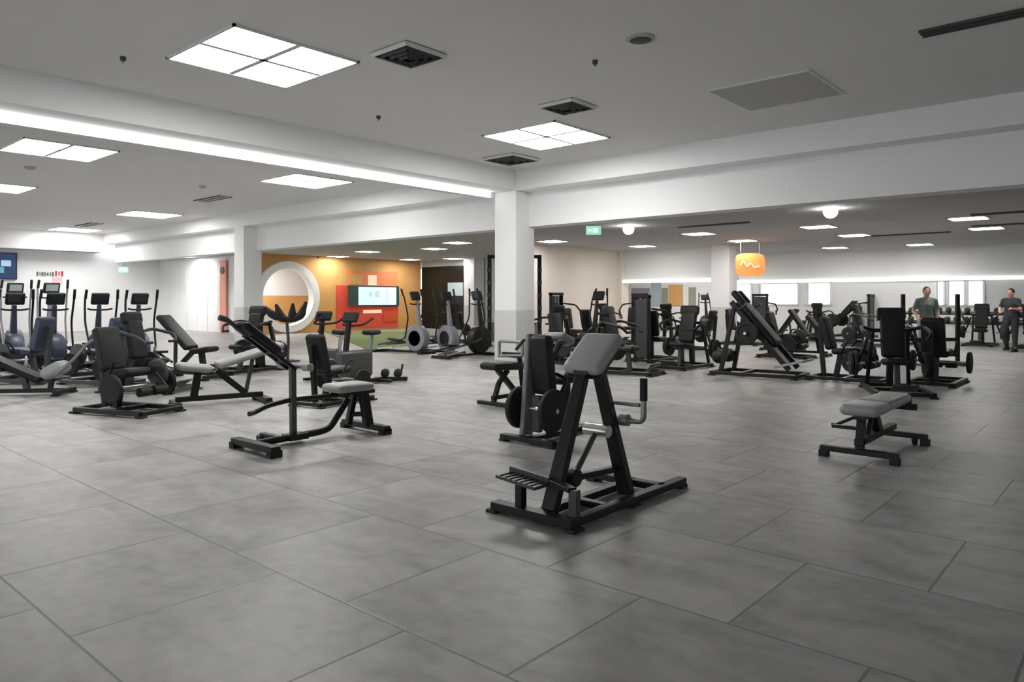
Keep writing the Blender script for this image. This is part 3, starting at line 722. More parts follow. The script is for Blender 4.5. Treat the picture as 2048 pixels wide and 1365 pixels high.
# ================================================================== machine families
def base_h(L_, W, xs=(-1, 0, 1), w=0.07, h=0.06):
    mb = MB()
    for y in (-W / 2, W / 2): mb.box((0, y, h / 2 + 0.02), (L_, w, h))
    for x in xs: mb.box((x * L_ / 2, 0, h / 2 + 0.02), (w, W, h * 0.9))
    return mb
def feet4(r, L_, W):
    foot_parts(r, [(x, y) for x in (-L_ / 2, L_ / 2) for y in (-W / 2, W / 2)], (0.11, 0.1, 0.024))
def plates(r, x, z, ys, rad=0.22, n_=1, m='rubber'):
    for y in ys:
        s_ = 1 if y > 0 else -1
        for k in range(n_):
            MB().lathe((x, y + s_ * k * 0.06 - 0.025, z), (0, 1, 0), disc_prof(rad - 0.02 * k, 0.05), 24).build('weight_disc', m, r)
def chest_press(r, fm='frame', pm='pad_dark', H=1.15, tall=True):
    """plate loaded press, seat facing +x"""
    base_h(1.25, 0.72).build('base_frame', fm, r, 0.006); feet4(r, 1.25, 0.72)
    MB().bar((-0.45, 0, 0.05), (-0.36, 0, H - 0.05), 0.09, 0.1, (1, 0, 0)).bar((-0.60, 0.3, 0.06), (-0.42, 0.24, H * 0.8), 0.05, 0.06, (1, 0, 0)).bar((-0.60, -0.3, 0.06), (-0.42, -0.24, H * 0.8), 0.05, 0.06, (1, 0, 0)).bar((-0.42, -0.26, H * 0.8), (-0.42, 0.26, H * 0.8), 0.06, 0.06).build('upright', fm, r, 0.005)
    MB().bar((0.1, 0, 0.05), (0.06, 0, 0.42), 0.07, 0.08, (1, 0, 0)).build('seat_post', 'frame_grey', r, 0.004)
    MB().pad((0.03, 0, 0.47), (0.42, 0.38, 0.1), RY(D(-6))).build('seat_pad', pm, r)
    MB().pad((-0.26, 0, 0.53 + (H - 0.55) / 2), (0.11, 0.32, H - 0.5), RY(D(-12))).build('backrest', pm, r)
    MB().pad((-0.34, 0, H + 0.03), (0.10, 0.40, 0.2), RY(D(-12))).build('head_rest', pm, r)
    for s_ in (-1, 1):
        MB().tube([(-0.42, s_ * 0.24, H * 0.8), (-0.30, s_ * 0.44, H * 0.86), (0.12, s_ * 0.46, H * 0.78), (0.2, s_ * 0.36, H * 0.68)], 0.026, 10, 0.08).build('lever_arm', fm, r)
        MB().cyl((0.2, s_ * 0.37, H * 0.69), (0.2, s_ * 0.2, H * 0.69), 0.022, 10).build('hand_grip', 'rubber', r)
        MB().tube([(-0.42, s_ * 0.3, H * 0.75), (-0.40, s_ * 0.46, 0.40)], 0.026, 10).build('weight_horn_arm', fm, r)
        MB().cyl((-0.40, s_ * 0.36, 0.40), (-0.40, s_ * 0.62, 0.40), 0.022, 10).build('weight_horn', 'chrome', r)
    plates(r, -0.40, 0.40, (-0.50, 0.50), 0.2, 2)
    MB().box((0.55, 0, 0.13), (0.22, 0.34, 0.02), RY(D(-30))).build('foot_plate', 'frame_grey', r, 0.004)
def leg_press(r, fm='frame'):
    """45 degree leg press, footplate toward +x"""
    base_h(1.7, 0.8, (-1, -0.2, 1)).build('base_frame', fm, r, 0.006); feet4(r, 1.7, 0.8)
    for s_ in (-1, 1):
        MB().bar((-0.55, s_ * 0.30, 0.16), (0.72, s_ * 0.30, 1.28), 0.05, 0.07, (-0.6, 0, 0.8)).build('guide_rail', fm, r, 0.005)
        MB().bar((0.8, s_ * 0.36, 0.05), (0.70, s_ * 0.31, 1.25), 0.06, 0.06, (1, 0, 0)).build('upright', fm, r, 0.005)
    MB().box((0.50, 0, 1.17), (0.05, 0.56, 0.52), RY(D(42))).build('foot_plate', 'frame', r, 0.01)
    MB().bar((0.1, -0.42, 0.73), (0.1, 0.42, 0.73), 0.09, 0.09).bar((0.1, 0, 0.73), (0.45, 0, 1.08), 0.12, 0.09, (0, 0, 1)).build('sled', fm, r, 0.006)
    plates(r, 0.1, 0.73, (-0.48, 0.48), 0.22, 3)
    MB().pad((-0.62, 0, 0.55), (0.12, 0.40, 0.78), RY(D(-38))).build('backrest', 'pad_dark', r)
    MB().pad((-0.30, 0, 0.30), (0.40, 0.40, 0.1), RY(D(12))).build('seat_pad', 'pad', r)
    for s_ in (-1, 1): MB().tube([(-0.5, s_ * 0.28, 0.2), (-0.3, s_ * 0.36, 0.42), (-0.16, s_ * 0.36, 0.44)], 0.018, 10, 0.05).build('handle', 'frame_grey', r)
    MB().bar((-0.8, 0, 0.06), (-0.75, 0, 0.62), 0.07, 0.07, (1, 0, 0)).build('back_post', fm, r, 0.004)
def hack_squat(r, fm='frame'):
    """sloping back pad machine, head end toward +x"""
    base_h(1.5, 0.84, (-1, 0.3, 1)).build('base_frame', fm, r, 0.006); feet4(r, 1.5, 0.84)
    for s_ in (-1, 1):
        MB().bar((-0.62, s_ * 0.27, 0.16), (0.42, s_ * 0.27, 1.36), 0.06, 0.09, (-0.7, 0, 0.7)).build('guide_rail', fm, r, 0.005)
        MB().bar((0.6, s_ * 0.34, 0.05), (0.36, s_ * 0.29, 1.25), 0.07, 0.07, (1, 0, 0)).build('upright', fm, r, 0.005)
        MB().pad((0.34, s_ * 0.13, 1.44), (0.30, 0.13, 0.12), RY(D(-49))).build('shoulder_pad', 'pad_dark', r)
        MB().tube([(0.36, s_ * 0.2, 1.2), (0.22, s_ * 0.36, 1.24), (0.1, s_ * 0.38, 1.32)], 0.02, 10, 0.05).build('handle', 'frame_grey', r)
        MB().cyl((0.05, s_ * 0.3, 0.80), (0.05, s_ * 0.62, 0.80), 0.024, 10).build('weight_horn', 'chrome', r)
        MB().pad((0.66, s_ * 0.22, 0.34), (0.24, 0.24, 0.26), RY(D(12))).build('bumper', 'pad_dark', r)
    MB().pad((0.0, 0, 0.98), (1.05, 0.44, 0.14), RY(D(-49))).build('back_pad', 'pad_dark', r)
    MB().bar((-0.5, 0, 0.24), (0.40, 0, 1.28), 0.26, 0.06, (-0.7, 0, 0.7)).build('sled', fm, r, 0.006)
    MB().box((-0.62, 0, 0.26), (0.5, 0.66, 0.04), RY(D(14))).build('foot_plate', 'steel', r, 0.006)
    plates(r, 0.05, 0.80, (-0.5, 0.5), 0.2, 1)
def stack_machine(r, H=1.7, fm='frame', pm='pad_dark', w=0.5, sm='frame_grey'):
    """selectorised machine with a shrouded weight stack at -x, seat facing +x"""
    base_h(1.3, 0.66, (-1, 0.5, 1)).build('base_frame', fm, r, 0.006); feet4(r, 1.3, 0.66)
    MB().box((-0.52, -w / 2, H / 2), (0.1, 0.05, H)).box((-0.52, w / 2, H / 2), (0.1, 0.05, H)).box((-0.52, 0, H - 0.03), (0.14, w + 0.05, 0.08)).build('tower', fm, r, 0.01)
    MB().box((-0.555, 0, H / 2 + 0.02), (0.02, w - 0.05, H - 0.22)).build('shroud', sm, r, 0.004)
    st_ = MB()
    for k in range(12): st_.box((-0.49, 0, 0.14 + k * 0.045), (0.09, w * 0.6, 0.038))
    st_.build('weight_stack', 'steel', r, 0.003)
    for y in (-0.07, 0.07): MB().cyl((-0.49, y, 0.1), (-0.49, y, H - 0.06), 0.01, 8).build('guide_rod', 'chrome', r)
    MB().bar((-0.1, 0, 0.05), (-0.14, 0, 1.0), 0.08, 0.08, (1, 0, 0)).build('seat_post', fm, r, 0.004)
    MB().pad((0.12, 0, 0.50), (0.40, 0.38, 0.1)).build('seat_pad', pm, r)
    MB().pad((-0.1, 0, 0.86), (0.1, 0.32, 0.6), RY(D(-8))).build('backrest', pm, r)
    for s_ in (-1, 1):
        MB().tube([(-0.45, s_ * 0.2, H - 0.3), (-0.1, s_ * 0.38, H - 0.35), (0.1, s_ * 0.38, H - 0.55), (0.16, s_ * 0.3, 0.95)], 0.024, 10, 0.08).build('lever_arm', fm, r)
        MB().cyl((0.16, s_ * 0.3, 1.02), (0.18, s_ * 0.3, 0.86), 0.024, 10).build('hand_grip', 'rubber', r)
def leg_curl(r, fm='frame', pm='pad'):
    """seated leg machine, user faces +x, rollers in front"""
    base_h(1.15, 0.62).build('base_frame', fm, r, 0.006); feet4(r, 1.15, 0.62)
    MB().bar((-0.2, 0, 0.05), (-0.12, 0, 0.46), 0.08, 0.08, (1, 0, 0)).bar((-0.4, 0, 0.06), (-0.48, 0, 0.95), 0.07, 0.07, (1, 0, 0)).build('upright', fm, r, 0.004)
    MB().pad((0.0, 0, 0.52), (0.46, 0.40, 0.11), RY(D(-4))).build('seat_pad', pm, r)
    MB().pad((-0.34, 0, 0.82), (0.11, 0.34, 0.6), RY(D(-14))).build('backrest', pm, r)
    MB().tube([(0.2, 0.26, 0.5), (0.42, 0.26, 0.3), (0.42, -0.2, 0.3)], 0.024, 10, 0.05).build('lever_arm', fm, r)
    for y in (-0.12, 0.1): MB().lathe((0.42, y - 0.09, 0.3), (0, 1, 0), [(0, 0.04), (0.01, 0.06), (0.17, 0.06), (0.18, 0.04)]).build('foam_roller', 'pad_dark', r)
    MB().lathe((0.2, 0.26, 0.5), (0, 1, 0), [(0, 0.16), (0.02, 0.18), (0.05, 0.18), (0.06, 0.1)]).build('cam_wheel', 'frame_grey', r)
    plates(r, 0.2, 0.36, (0.42, -0.42), 0.18)
    MB().cyl((0.2, -0.42, 0.36), (0.2, 0.42, 0.36), 0.02, 10).build('weight_horn', 'chrome', r)
    for s_ in (-1, 1): MB().tube([(-0.05, s_ * 0.24, 0.5), (0.06, s_ * 0.26, 0.68), (0.14, s_ * 0.26, 0.68)], 0.018, 10, 0.04).build('handle', 'rubber', r)
def elliptical(r, sm='shell', fm='frame', H=1.4, cm='screen_off'):
    """cross trainer, console toward +x, flywheel drum in front"""
    MB().box((0.0, 0, 0.05), (1.7, 0.12, 0.06)).box((0.8, 0, 0.04), (0.12, 0.6, 0.06)).box((-0.8, 0, 0.04), (0.12, 0.56, 0.06)).build('base_frame', fm, r, 0.008)
    foot_parts(r, [(x, y) for x in (-0.8, 0.8) for y in (-0.27, 0.27)], (0.09, 0.09, 0.03))
    MB().lathe((0.5, -0.13, 0.40), (0, 1, 0), [(0, 0.22), (0.01, 0.32), (0.05, 0.345), (0.21, 0.345), (0.25, 0.32), (0.26, 0.22)], 30).build('flywheel_housing', sm, r)
    for s_ in (-1, 1): MB().lathe((0.5, s_ * 0.13 - (0.02 if s_ > 0 else 0.0), 0.40), (0, 1, 0), [(0, 0.1), (0.0, 0.2), (0.02, 0.2), (0.02, 0.1)]).build('crank_disc', fm, r)
    MB().bar((0.62, 0, 0.5), (0.48, 0, H - 0.12), 0.13, 0.10, (1, 0, 0), 0.07, 0.06).build('mast', sm, r, 0.012)
    c = MB().box((0.42, 0, H), (0.08, 0.32, 0.24), RY(D(-22))).build('console', 'rubber', r, 0.025)
    MB().box((0.375, 0, H + 0.005), (0.012, 0.24, 0.15), RY(D(-22))).build('screen', cm, c)
    MB().tube([(0.42, -0.22, H - 0.2), (0.5, -0.12, H - 0.22), (0.5, 0.12, H - 0.22), (0.42, 0.22, H - 0.2)], 0.018, 10, 0.05).build('fixed_handle', 'rubber', r)
    for s_ in (-1, 1):
        sh = 0.12 * s_
        MB().tube([(0.2 - sh, s_ * 0.27, 0.45), (0.42, s_ * 0.27, 0.95), (0.36 + sh * 0.6, s_ * 0.27, H - 0.05), (0.30 + sh, s_ * 0.25, H + 0.12)], 0.02, 10, 0.12).build('swing_handle', fm, r)
        MB().cyl((0.335 + sh * 0.8, s_ * 0.26, H - 0.0), (0.28 + sh, s_ * 0.245, H + 0.18), 0.026, 10).build('hand_grip', 'rubber', r)
        MB().tube([(0.2 - sh, s_ * 0.27, 0.45), (0.1 - sh, s_ * 0.2, 0.32 - sh * 0.5), (-0.75, s_ * 0.16, 0.2)], 0.025, 10, 0.06).build('foot_beam', 'frame_grey', r)
        MB().box((-0.22 - sh, s_ * 0.2, 0.32 - sh * 0.3), (0.42, 0.15, 0.05), RY(D(4))).build('pedal', 'rubber', r, 0.015)
        MB().bar((-0.75, s_ * 0.16, 0.09), (-0.2, s_ * 0.16, 0.15), 0.05, 0.04).build('roller_track', 'chrome', r, 0.004)
def bike(r, sm='frame_grey', H=1.12):
    """upright bike, console toward +x"""
    MB().box((0.45, 0, 0.045), (0.08, 0.5, 0.05)).box((-0.45, 0, 0.045), (0.08, 0.5, 0.05)).bar((-0.45, 0, 0.07), (0.45, 0, 0.07), 0.08, 0.06).build('base_frame', 'frame', r, 0.008)
    MB().pad((0.15, 0, 0.36), (0.72, 0.14, 0.46), None).build('body_shell', sm, r)
    MB().bar((0.36, 0, 0.5), (0.28, 0, H - 0.08), 0.07, 0.07, (1, 0, 0)).build('mast', 'frame', r, 0.008)
    MB().bar((-0.16, 0, 0.3), (-0.26, 0, 0.82), 0.05, 0.05, (1, 0, 0)).build('saddle_post', 'chrome', r, 0.005)
    MB().pad((-0.25, 0, 0.86), (0.28, 0.2, 0.08)).build('saddle', 'pad_dark', r)
    c = MB().box((0.24, 0, H), (0.07, 0.30, 0.17), RY(D(-25))).build('console', 'rubber', r, 0.02)
    MB().box((0.2, 0, H + 0.005), (0.012, 0.2, 0.1), RY(D(-25))).build('screen', 'screen_off', c)
    MB().tube([(-0.02, -0.24, H - 0.02), (0.2, -0.24, H - 0.12), (0.26, 0, H - 0.14), (0.2, 0.24, H - 0.12), (-0.02, 0.24, H - 0.02)], 0.018, 10, 0.08).build('handlebar', 'rubber', r)
    for s_ in (-1, 1):
        MB().bar((0.08, s_ * 0.1, 0.3), (0.08 + s_ * 0.12, s_ * 0.1, 0.3 - s_ * 0.12), 0.02, 0.03).box((0.08 + s_ * 0.12, s_ * 0.16, 0.3 - s_ * 0.12), (0.1, 0.1, 0.03)).build('pedal_crank', 'frame', r, 0.004)
def adj_bench(r, a=30, pm='pad', sm=None, scale=1.0):
    """adjustable bench, backrest rising toward +x"""
    MB().box((-0.45, 0, 0.05), (0.08, 0.42, 0.06)).box((0.55, 0, 0.05), (0.08, 0.6, 0.06)).box((0.05, 0, 0.10), (1.0, 0.07, 0.06)).build('base_frame', 'frame', r, 0.006)
    foot_parts(r, [(x, s_ * w_) for x, w_ in ((-0.45, 0.19), (0.55, 0.28)) for s_ in (-1, 1)], (0.1, 0.08, 0.04))
    MB().bar((-0.25, 0, 0.12), (-0.2, 0, 0.42), 0.07, 0.08, (1, 0, 0)).bar((0.35, 0, 0.12), (0.0, 0, 0.42), 0.06, 0.07, (1, 0, 0)).build('upright', 'frame', r, 0.005)
    MB().pad((-0.25, 0, 0.47), (0.38, 0.30, 0.09), RY(D(8))).build('seat_pad', sm or pm, r)
    ar = D(a); L_ = 0.82
    MB().pad((0.0 + math.cos(ar) * L_ / 2, 0, 0.48 + math.sin(ar) * L_ / 2), (L_, 0.29, 0.09), RY(-ar)).build('back_pad', pm, r)
    MB().bar((0.35, 0, 0.14), (0.0 + math.cos(ar) * 0.45, 0, 0.45 + math.sin(ar) * 0.42), 0.05, 0.04, (1, 0, 0)).build('prop_bar', 'frame_grey', r, 0.004)
FAM = {}
def put(name, fn, px, py, rot, lab, cat, grp=None, key=None, scale=1.0, **kw):
    p = floor_at(px, py)
    k = key or (name, tuple(sorted(kw.items())))
    if k in FAM:
        r = dup(FAM[k], p, rot, lab, grp); r.scale = (scale,) * 3; return r
    r = root(name, p, rot, lab, cat, grp); fn(r, **kw); r.scale = (scale,) * 3; FAM[k] = r; return r
R0, R180, R270 = 0.0, PI, -PI / 2
gm = 'gym machine'
# bench with grip frame beside the column foot
O = at(985, 9.5)
R4 = root('grip_frame_bench', lw(O), H90, 'dark bench with X shaped legs in front of the central column', 'bench')
for x in (0, 0.85): MB().box((x, 0, 0.045), (0.07, 0.5, 0.05)).build('foot_bar', 'frame', R4, 0.006)
MB().bar((0.02, 0, 0.06), (0.12, 0, 0.3), 0.06, 0.05, (1, 0, 0)).bar((0.1, 0, 0.48), (0.46, 0, 0.15), 0.07, 0.06, (0, 0, 1)).bar((0.0, 0, 0.12), (0.9, 0, 0.12), 0.06, 0.05).bar((0.12, 0, 0.3), (0.3, 0, 0.46), 0.06, 0.05).build('cross_legs', 'frame', R4, 0.005)
MB().pad((0.25, 0, 0.52), (0.72, 0.30, 0.1), RY(D(3))).build('seat_pad', 'pad_dark', R4)
MB().pad((0.78, 0, 0.50), (0.34, 0.28, 0.09), RY(D(6))).build('rear_pad', 'pad_dark', R4)
gf = MB().tube([(0.35, 0.2, 0.62), (0.35, 0.2, 0.84), (0.35, -0.22, 0.84), (0.35, -0.22, 0.66), (0.35, 0.2, 0.64)], 0.022, 10, 0.03)
gf.build('grip_frame', 'steel', R4)
MB().bar((0.5, -0.1, 0.1), (0.42, -0.1, 0.66), 0.05, 0.04, (1, 0, 0)).bar((0.38, -0.14, 0.66), (0.38, 0.16, 0.66), 0.05, 0.07).build('grip_post', 'frame', R4, 0.004)
# ------------------------------------------------------------------ right of centre
put('chest_press_machine', chest_press, 1792, 786, R270 + D(25), 'tall black seat machine behind the flat bench at right', gm, 'plate loaded machines')
put('leg_curl_machine', leg_curl, 1876, 768, H90, 'black seated machine with round discs, right neighbour of the tall black seat machine', gm, 'seated leg machines', pm='pad_dark')
put('leg_curl_machine', leg_curl, 1696, 762, R0, 'low black machine with a thin upright lever, left neighbour of the tall black seat machine', gm, 'seated leg machines', pm='pad_dark')
put('hack_squat_machine', hack_squat, 1518, 752, R180 + D(4), 'black machine with a long steep back pad, alone right of centre', gm)
put('chest_press_machine', chest_press, 1250, 748, R0 + D(10), 'dark machine behind the nearest machine, with loaded discs near the floor', gm, 'plate loaded machines')
put('stack_machine', stack_machine, 1308, 722, H90, 'tall narrow black tower machine right behind the nearest machine', gm, 'tower machines', H=1.5, w=0.34)
put('chest_press_machine', chest_press, 1364, 736, R270, 'bulky dark machine just right of the tall narrow black tower', gm, 'plate loaded machines')
put('leg_curl_machine', leg_curl, 1400, 700, R180, 'small dark machine left of the column with the orange sign', gm, 'seated leg machines', pm='pad_dark')
put('stack_machine', stack_machine, 1141, 697, R0, 'dark tower machine right of the central column, by the cream wall', gm, 'tower machines', H=1.6)
put('chest_press_machine', chest_press, 1094, 714, R180, 'dark machine touching the right side of the central column in view', gm, 'plate loaded machines')
put('leg_curl_machine', leg_curl, 1185, 692, H90, 'dark seated machine before the cream wall', gm, 'seated leg machines', pm='pad_dark')
put('chest_press_machine', chest_press, 1222, 684, R0, 'far dark machine under the cream pilaster', gm, 'plate loaded machines')
put('stack_machine', stack_machine, 1262, 688, R270, 'far tower machine under the small orange panel', gm, 'tower machines', H=1.6)
put('chest_press_machine', chest_press, 1342, 684, H90, 'far dark machine before the tan orange panel', gm, 'plate loaded machines')
put('incline_bench', adj_bench, 1618, 712, R180, 'black steep bench right behind the leg press', 'bench', 'adjustable benches', a=55, pm='pad_dark')
put('leg_curl_machine', leg_curl, 1572, 716, R0, 'dark seated machine directly behind the leg press', gm, 'seated leg machines', pm='pad_dark')
put('leg_press_machine', leg_press, 1668, 684, R0, 'far dark leg press below the back windows', gm, 'leg press machines')
put('stack_machine', stack_machine, 1532, 678, H90, 'far tower machine near the column with the orange sign', gm, 'tower machines', H=1.6)
put('leg_curl_machine', leg_curl, 1482, 690, R0, 'far dark seated machine at the foot of the column with the orange sign', gm, 'seated leg machines', pm='pad_dark')
put('chest_press_machine', chest_press, 1736, 694, R0, 'grey dark machine in the gap behind the tall black seat machine', gm, 'plate loaded machines', fm='frame_grey')
put('leg_curl_machine', leg_curl, 1820, 690, R180, 'far dark machine by the person in grey green', gm, 'seated leg machines', pm='pad_dark')
put('chest_press_machine', chest_press, 1960, 692, R270, 'lone dark machine in front of the long dumbbell rack', gm, 'plate loaded machines')
put('chest_press_machine', chest_press, 2062, 698, H90, 'dark machine cut by the right edge behind the person in black', gm, 'plate loaded machines')
# low rack frame at right
pa, pb = at(1806, 15.6), at(1915, 15.6)
rk = root('rack_frame', tuple((pa + pb) / 2)[:2] + (0,), YAW, 'low open steel rack frame behind the machine cluster at right', 'rack')
wd = (pb - pa).length / 2
for s_ in (-1, 1):
    MB().box((s_ * wd, 0, 0.77), (0.07, 0.07, 1.50)).build('post', 'frame', rk, 0.006)
    MB().box((s_ * wd, 0, 0.03), (0.09, 0.7, 0.06)).build('foot', 'frame', rk, 0.006)
for z in (0.22, 0.55): MB().box((0, 0, z), (2 * wd, 0.05, 0.07)).build('cross_bar', 'frame', rk, 0.005)
# ------------------------------------------------------------------ tall rig behind the central column
pa, pb = at(979, 22.0), at(1079, 22.0)
rig = root('cable_rig', tuple((pa + pb) / 2)[:2] + (0,), YAW, 'tall dark cable rig standing behind the central column, its posts showing on both sides', 'rack')
wd = (pb - pa).length / 2; HR = 2.75
for s_ in (-1, 1):
    p_ = MB().box((s_ * wd, 0, HR / 2), (0.12, 0.12, HR)).build('post', 'frame', rig, 0.006)
    for k in range(6): MB().box((s_ * wd, -0.065, 0.4 + k * 0.38), (0.14, 0.02, 0.12)).build('sliding_collar', 'frame_grey', p_, 0.004)
    MB().box((s_ * wd, 0, 0.03), (0.14, 1.0, 0.06)).build('foot', 'frame', rig, 0.006)
    st_ = MB()
    for k in range(12): st_.box((s_ * wd * 0.86, 0.2, 0.14 + k * 0.05), (0.16, 0.12, 0.042))
    st_.build('weight_stack', 'steel', rig, 0.003)
MB().box((0, 0, HR - 0.05), (2 * wd, 0.1, 0.1)).build('top_beam', 'frame', rig, 0.006)
# ------------------------------------------------------------------ between ring wall and column
put('elliptical_trainer', elliptical, 806, 706, R0 + D(8), 'cross trainer with a round grey housing by the turf lane', 'cardio machine', 'cross trainers', H=1.5)
put('elliptical_trainer', elliptical, 873, 706, R0 - D(6), 'cross trainer with a round housing before the smoked glass bay', 'cardio machine', 'cross trainers', H=1.5)
put('elliptical_trainer', elliptical, 930, 714, H90, 'cross trainer just left of the central column', 'cardio machine', 'cross trainers', H=1.5, sm='frame')
put('chest_press_machine', chest_press, 893, 684, R180, 'far dark machine in the smoked glass bay', gm, 'plate loaded machines')
# ------------------------------------------------------------------ left half
put('exercise_bike', bike, 722, 772, R270 + D(10), 'exercise bike in front of the red mural, right one of two', 'cardio machine', 'exercise bikes')
put('exercise_bike', bike, 664, 766, R180, 'exercise bike in front of the red mural, left one of two', 'cardio machine', 'exercise bikes')
put('leg_curl_machine', leg_curl, 668, 806, H90 + D(10), 'black seated machine behind the seat of the long bench machine', gm, 'seated leg machines', pm='pad_dark', scale=0.85)
O = floor_at(782, 764)
fs_ = root('foot_rest_stand', (O.x, O.y, 0), YAW, 'low black floor bar with two lumps right of the exercise bikes', 'stand')
MB().box((0, 0, 0.05), (0.56, 0.1, 0.07)).build('floor_bar', 'frame', fs_, 0.01)
for x in (-0.1, 0.12): MB().pad((x, 0, 0.15), (0.13, 0.16, 0.15), RY(D(12))).build('foot_pad', 'rubber', fs_)
MB().bar((0.16, 0, 0.1), (0.2, 0, 0.3), 0.03, 0.03, (1, 0, 0)).build('peg', 'frame', fs_)
put('chest_press_machine', chest_press, 488, 744, R270 + D(12), 'black machine under the second column, behind the sloping bench pad', gm, 'plate loaded machines')
put('leg_curl_machine', leg_curl, 256, 825, R0 + D(20), 'black seated machine with discs at left, nearest in its cluster', gm, 'seated leg machines', pm='pad_dark', scale=0.95)
put('chest_press_machine', chest_press, 300, 782, R0 + D(30), 'plate loaded press right behind the nearest black seated machine at left', gm, 'plate loaded machines', fm='frame_grey', scale=0.95)
put('incline_bench', adj_bench, 432, 811, H90 - D(15), 'bench with a pale grey top right of the black plate machine at left', 'bench', 'adjustable benches', a=16, pm='pad', scale=1.1)
put('incline_bench', adj_bench, 384, 758, R180 + D(20), 'dark bench with raised pad behind the pale topped bench at left', 'bench', 'adjustable benches', a=40, pm='pad_dark', scale=1.1)
for px, py, lab, hh in ((296, 741, 'cross trainer, rightmost of the row at left', 1.42), (214, 744, 'cross trainer with slanting dark handle, second from right in the row at left', 1.42),
                    (128, 747, 'slate blue cross trainer, third from right in the row at left', 1.42), (40, 748, 'slate blue cross trainer nearest the left edge of the row', 1.42)):
    put('elliptical_trainer', elliptical, px, py, R180 + D(random.uniform(-5, 5)), lab, 'cardio machine', 'cross trainers', H=1.42, sm='frame_blue')
for px, py, lab in ((116, 728, 'grey stair climber behind the row of cross trainers, the right one'), (42, 728, 'grey stair climber behind the row of cross trainers, the left one')):
    put('stair_climber', elliptical, px, py, R180, lab, 'cardio machine', 'stair climbers', H=1.66, sm='shell', fm='shell', cm='pale_blue')
put('elliptical_trainer', elliptical, -62, 754, R180, 'slate blue cross trainer half cut by the left edge', 'cardio machine', 'cross trainers', H=1.42, sm='frame_blue')
# handle tree in front of the ring
p = at(575, 16.5)
ht = root('handle_tree', p, YAW, 'dark branching stand with four upright paddles in front of the white ring', 'stand')
MB().tube([(0, 0, 0.04), (0.02, 0, 0.5), (-0.02, 0, 0.95)], 0.035, 10, 0.1).build('pole', 'frame_grey', ht)
MB().lathe((0, 0, 0), (0, 0, 1), [(0, 0.28), (0.02, 0.28), (0.045, 0.1)]).build('foot', 'frame', ht)
for x0, x1, z1 in ((-0.15, -0.52, 1.25), (-0.08, -0.26, 1.30), (0.1, 0.12, 1.32), (0.2, 0.42, 1.36)):
    MB().tube([(0, 0, 0.93), (x0, 0, 0.98), (x0 + (x1 - x0) * 0.5, 0, 1.05), (x1, 0, z1)], [0.05, 0.08, 0.09, 0.03], 10, 0.08).build('paddle', 'pad_dark', ht)

# low decline bench at the left edge, seen side on
O = floor_at(40, 790)
dc = root('decline_bench', (O.x, O.y, 0), YAW + D(6), 'dark bench sloping down to a pale cushion, at the left edge', 'bench')
MB().bar((-0.62, 0, 0.06), (0.62, 0, 0.06), 0.08, 0.06).box((0.62, 0, 0.05), (0.08, 0.56, 0.06)).box((-0.62, 0, 0.05), (0.08, 0.56, 0.06)).build('base_frame', 'frame', dc, 0.006)
foot_parts(dc, [(x, y) for x in (-0.62, 0.62) for y in (-0.25, 0.25)], (0.1, 0.1, 0.022))
MB().bar((-0.4, 0, 0.08), (-0.42, 0, 0.58), 0.07, 0.08, (1, 0, 0)).bar((0.1, 0, 0.08), (0.05, 0, 0.28), 0.07, 0.08, (1, 0, 0)).build('upright', 'frame_grey', dc, 0.005)
MB().pad((-0.18, 0, 0.45), (1.12, 0.30, 0.09), RY(math.atan2(0.46, 0.95))).build('back_pad', 'pad_dark', dc)
MB().pad((0.50, 0, 0.36), (0.34, 0.32, 0.2), RY(D(-28))).build('pale_cushion', 'pad_light', dc)
MB().bar((0.42, 0, 0.08), (0.46, 0, 0.3), 0.06, 0.06, (1, 0, 0)).build('cushion_post', 'frame', dc, 0.005)
MB().tube([(0.56, -0.12, 0.3), (0.80, -0.12, 0.52), (1.02, -0.12, 0.78), (1.14, -0.12, 0.84)], 0.024, 10, 0.08).build('swing_arm', 'steel', dc)
# more machines filling the rear of the floor
put('chest_press_machine', chest_press, 1440, 674, R180, 'far dark machine between the recess doors and the column with the orange sign', gm, 'plate loaded machines')
put('incline_bench', adj_bench, 1560, 702, R0, 'dark bench left of the black steep bench', 'bench', 'adjustable benches', a=55, pm='pad_dark')
put('chest_press_machine', chest_press, 1640, 672, H90, 'farthest dark machine below the wide back window', gm, 'plate loaded machines')
put('stack_machine', stack_machine, 1712, 674, R180, 'far tower machine beyond the grey dark machine at right', gm, 'tower machines', H=1.6)
put('elliptical_trainer', elliptical, 1216, 711, R270, 'dark cross trainer in the gap before the cream pilaster', 'cardio machine', 'cross trainers', H=1.5, sm='frame')
put('leg_curl_machine', leg_curl, 1136, 728, R0, 'dark seated machine beyond the upright pad machine', gm, 'seated leg machines', pm='pad_dark')
put('elliptical_trainer', elliptical, 1400, 668, H90, 'far cross trainer before the narrow olive grey door', 'cardio machine', 'cross trainers', H=1.5, sm='frame')
put('leg_curl_machine', leg_curl, 1784, 672, R0, 'far seated machine left of the person in grey green', gm, 'seated leg machines', pm='pad_dark')
put('leg_curl_machine', leg_curl, 52, 764, R180 + D(30), 'slate blue seated machine behind the dark sloping bench at the left edge', gm, 'seated leg machines', fm='frame_grey', pm='frame_blue')
put('leg_curl_machine', leg_curl, 206, 768, R0 + D(200), 'slate blue seated machine right of the other blue padded ones at left', gm, 'seated leg machines', fm='frame_grey', pm='frame_blue')

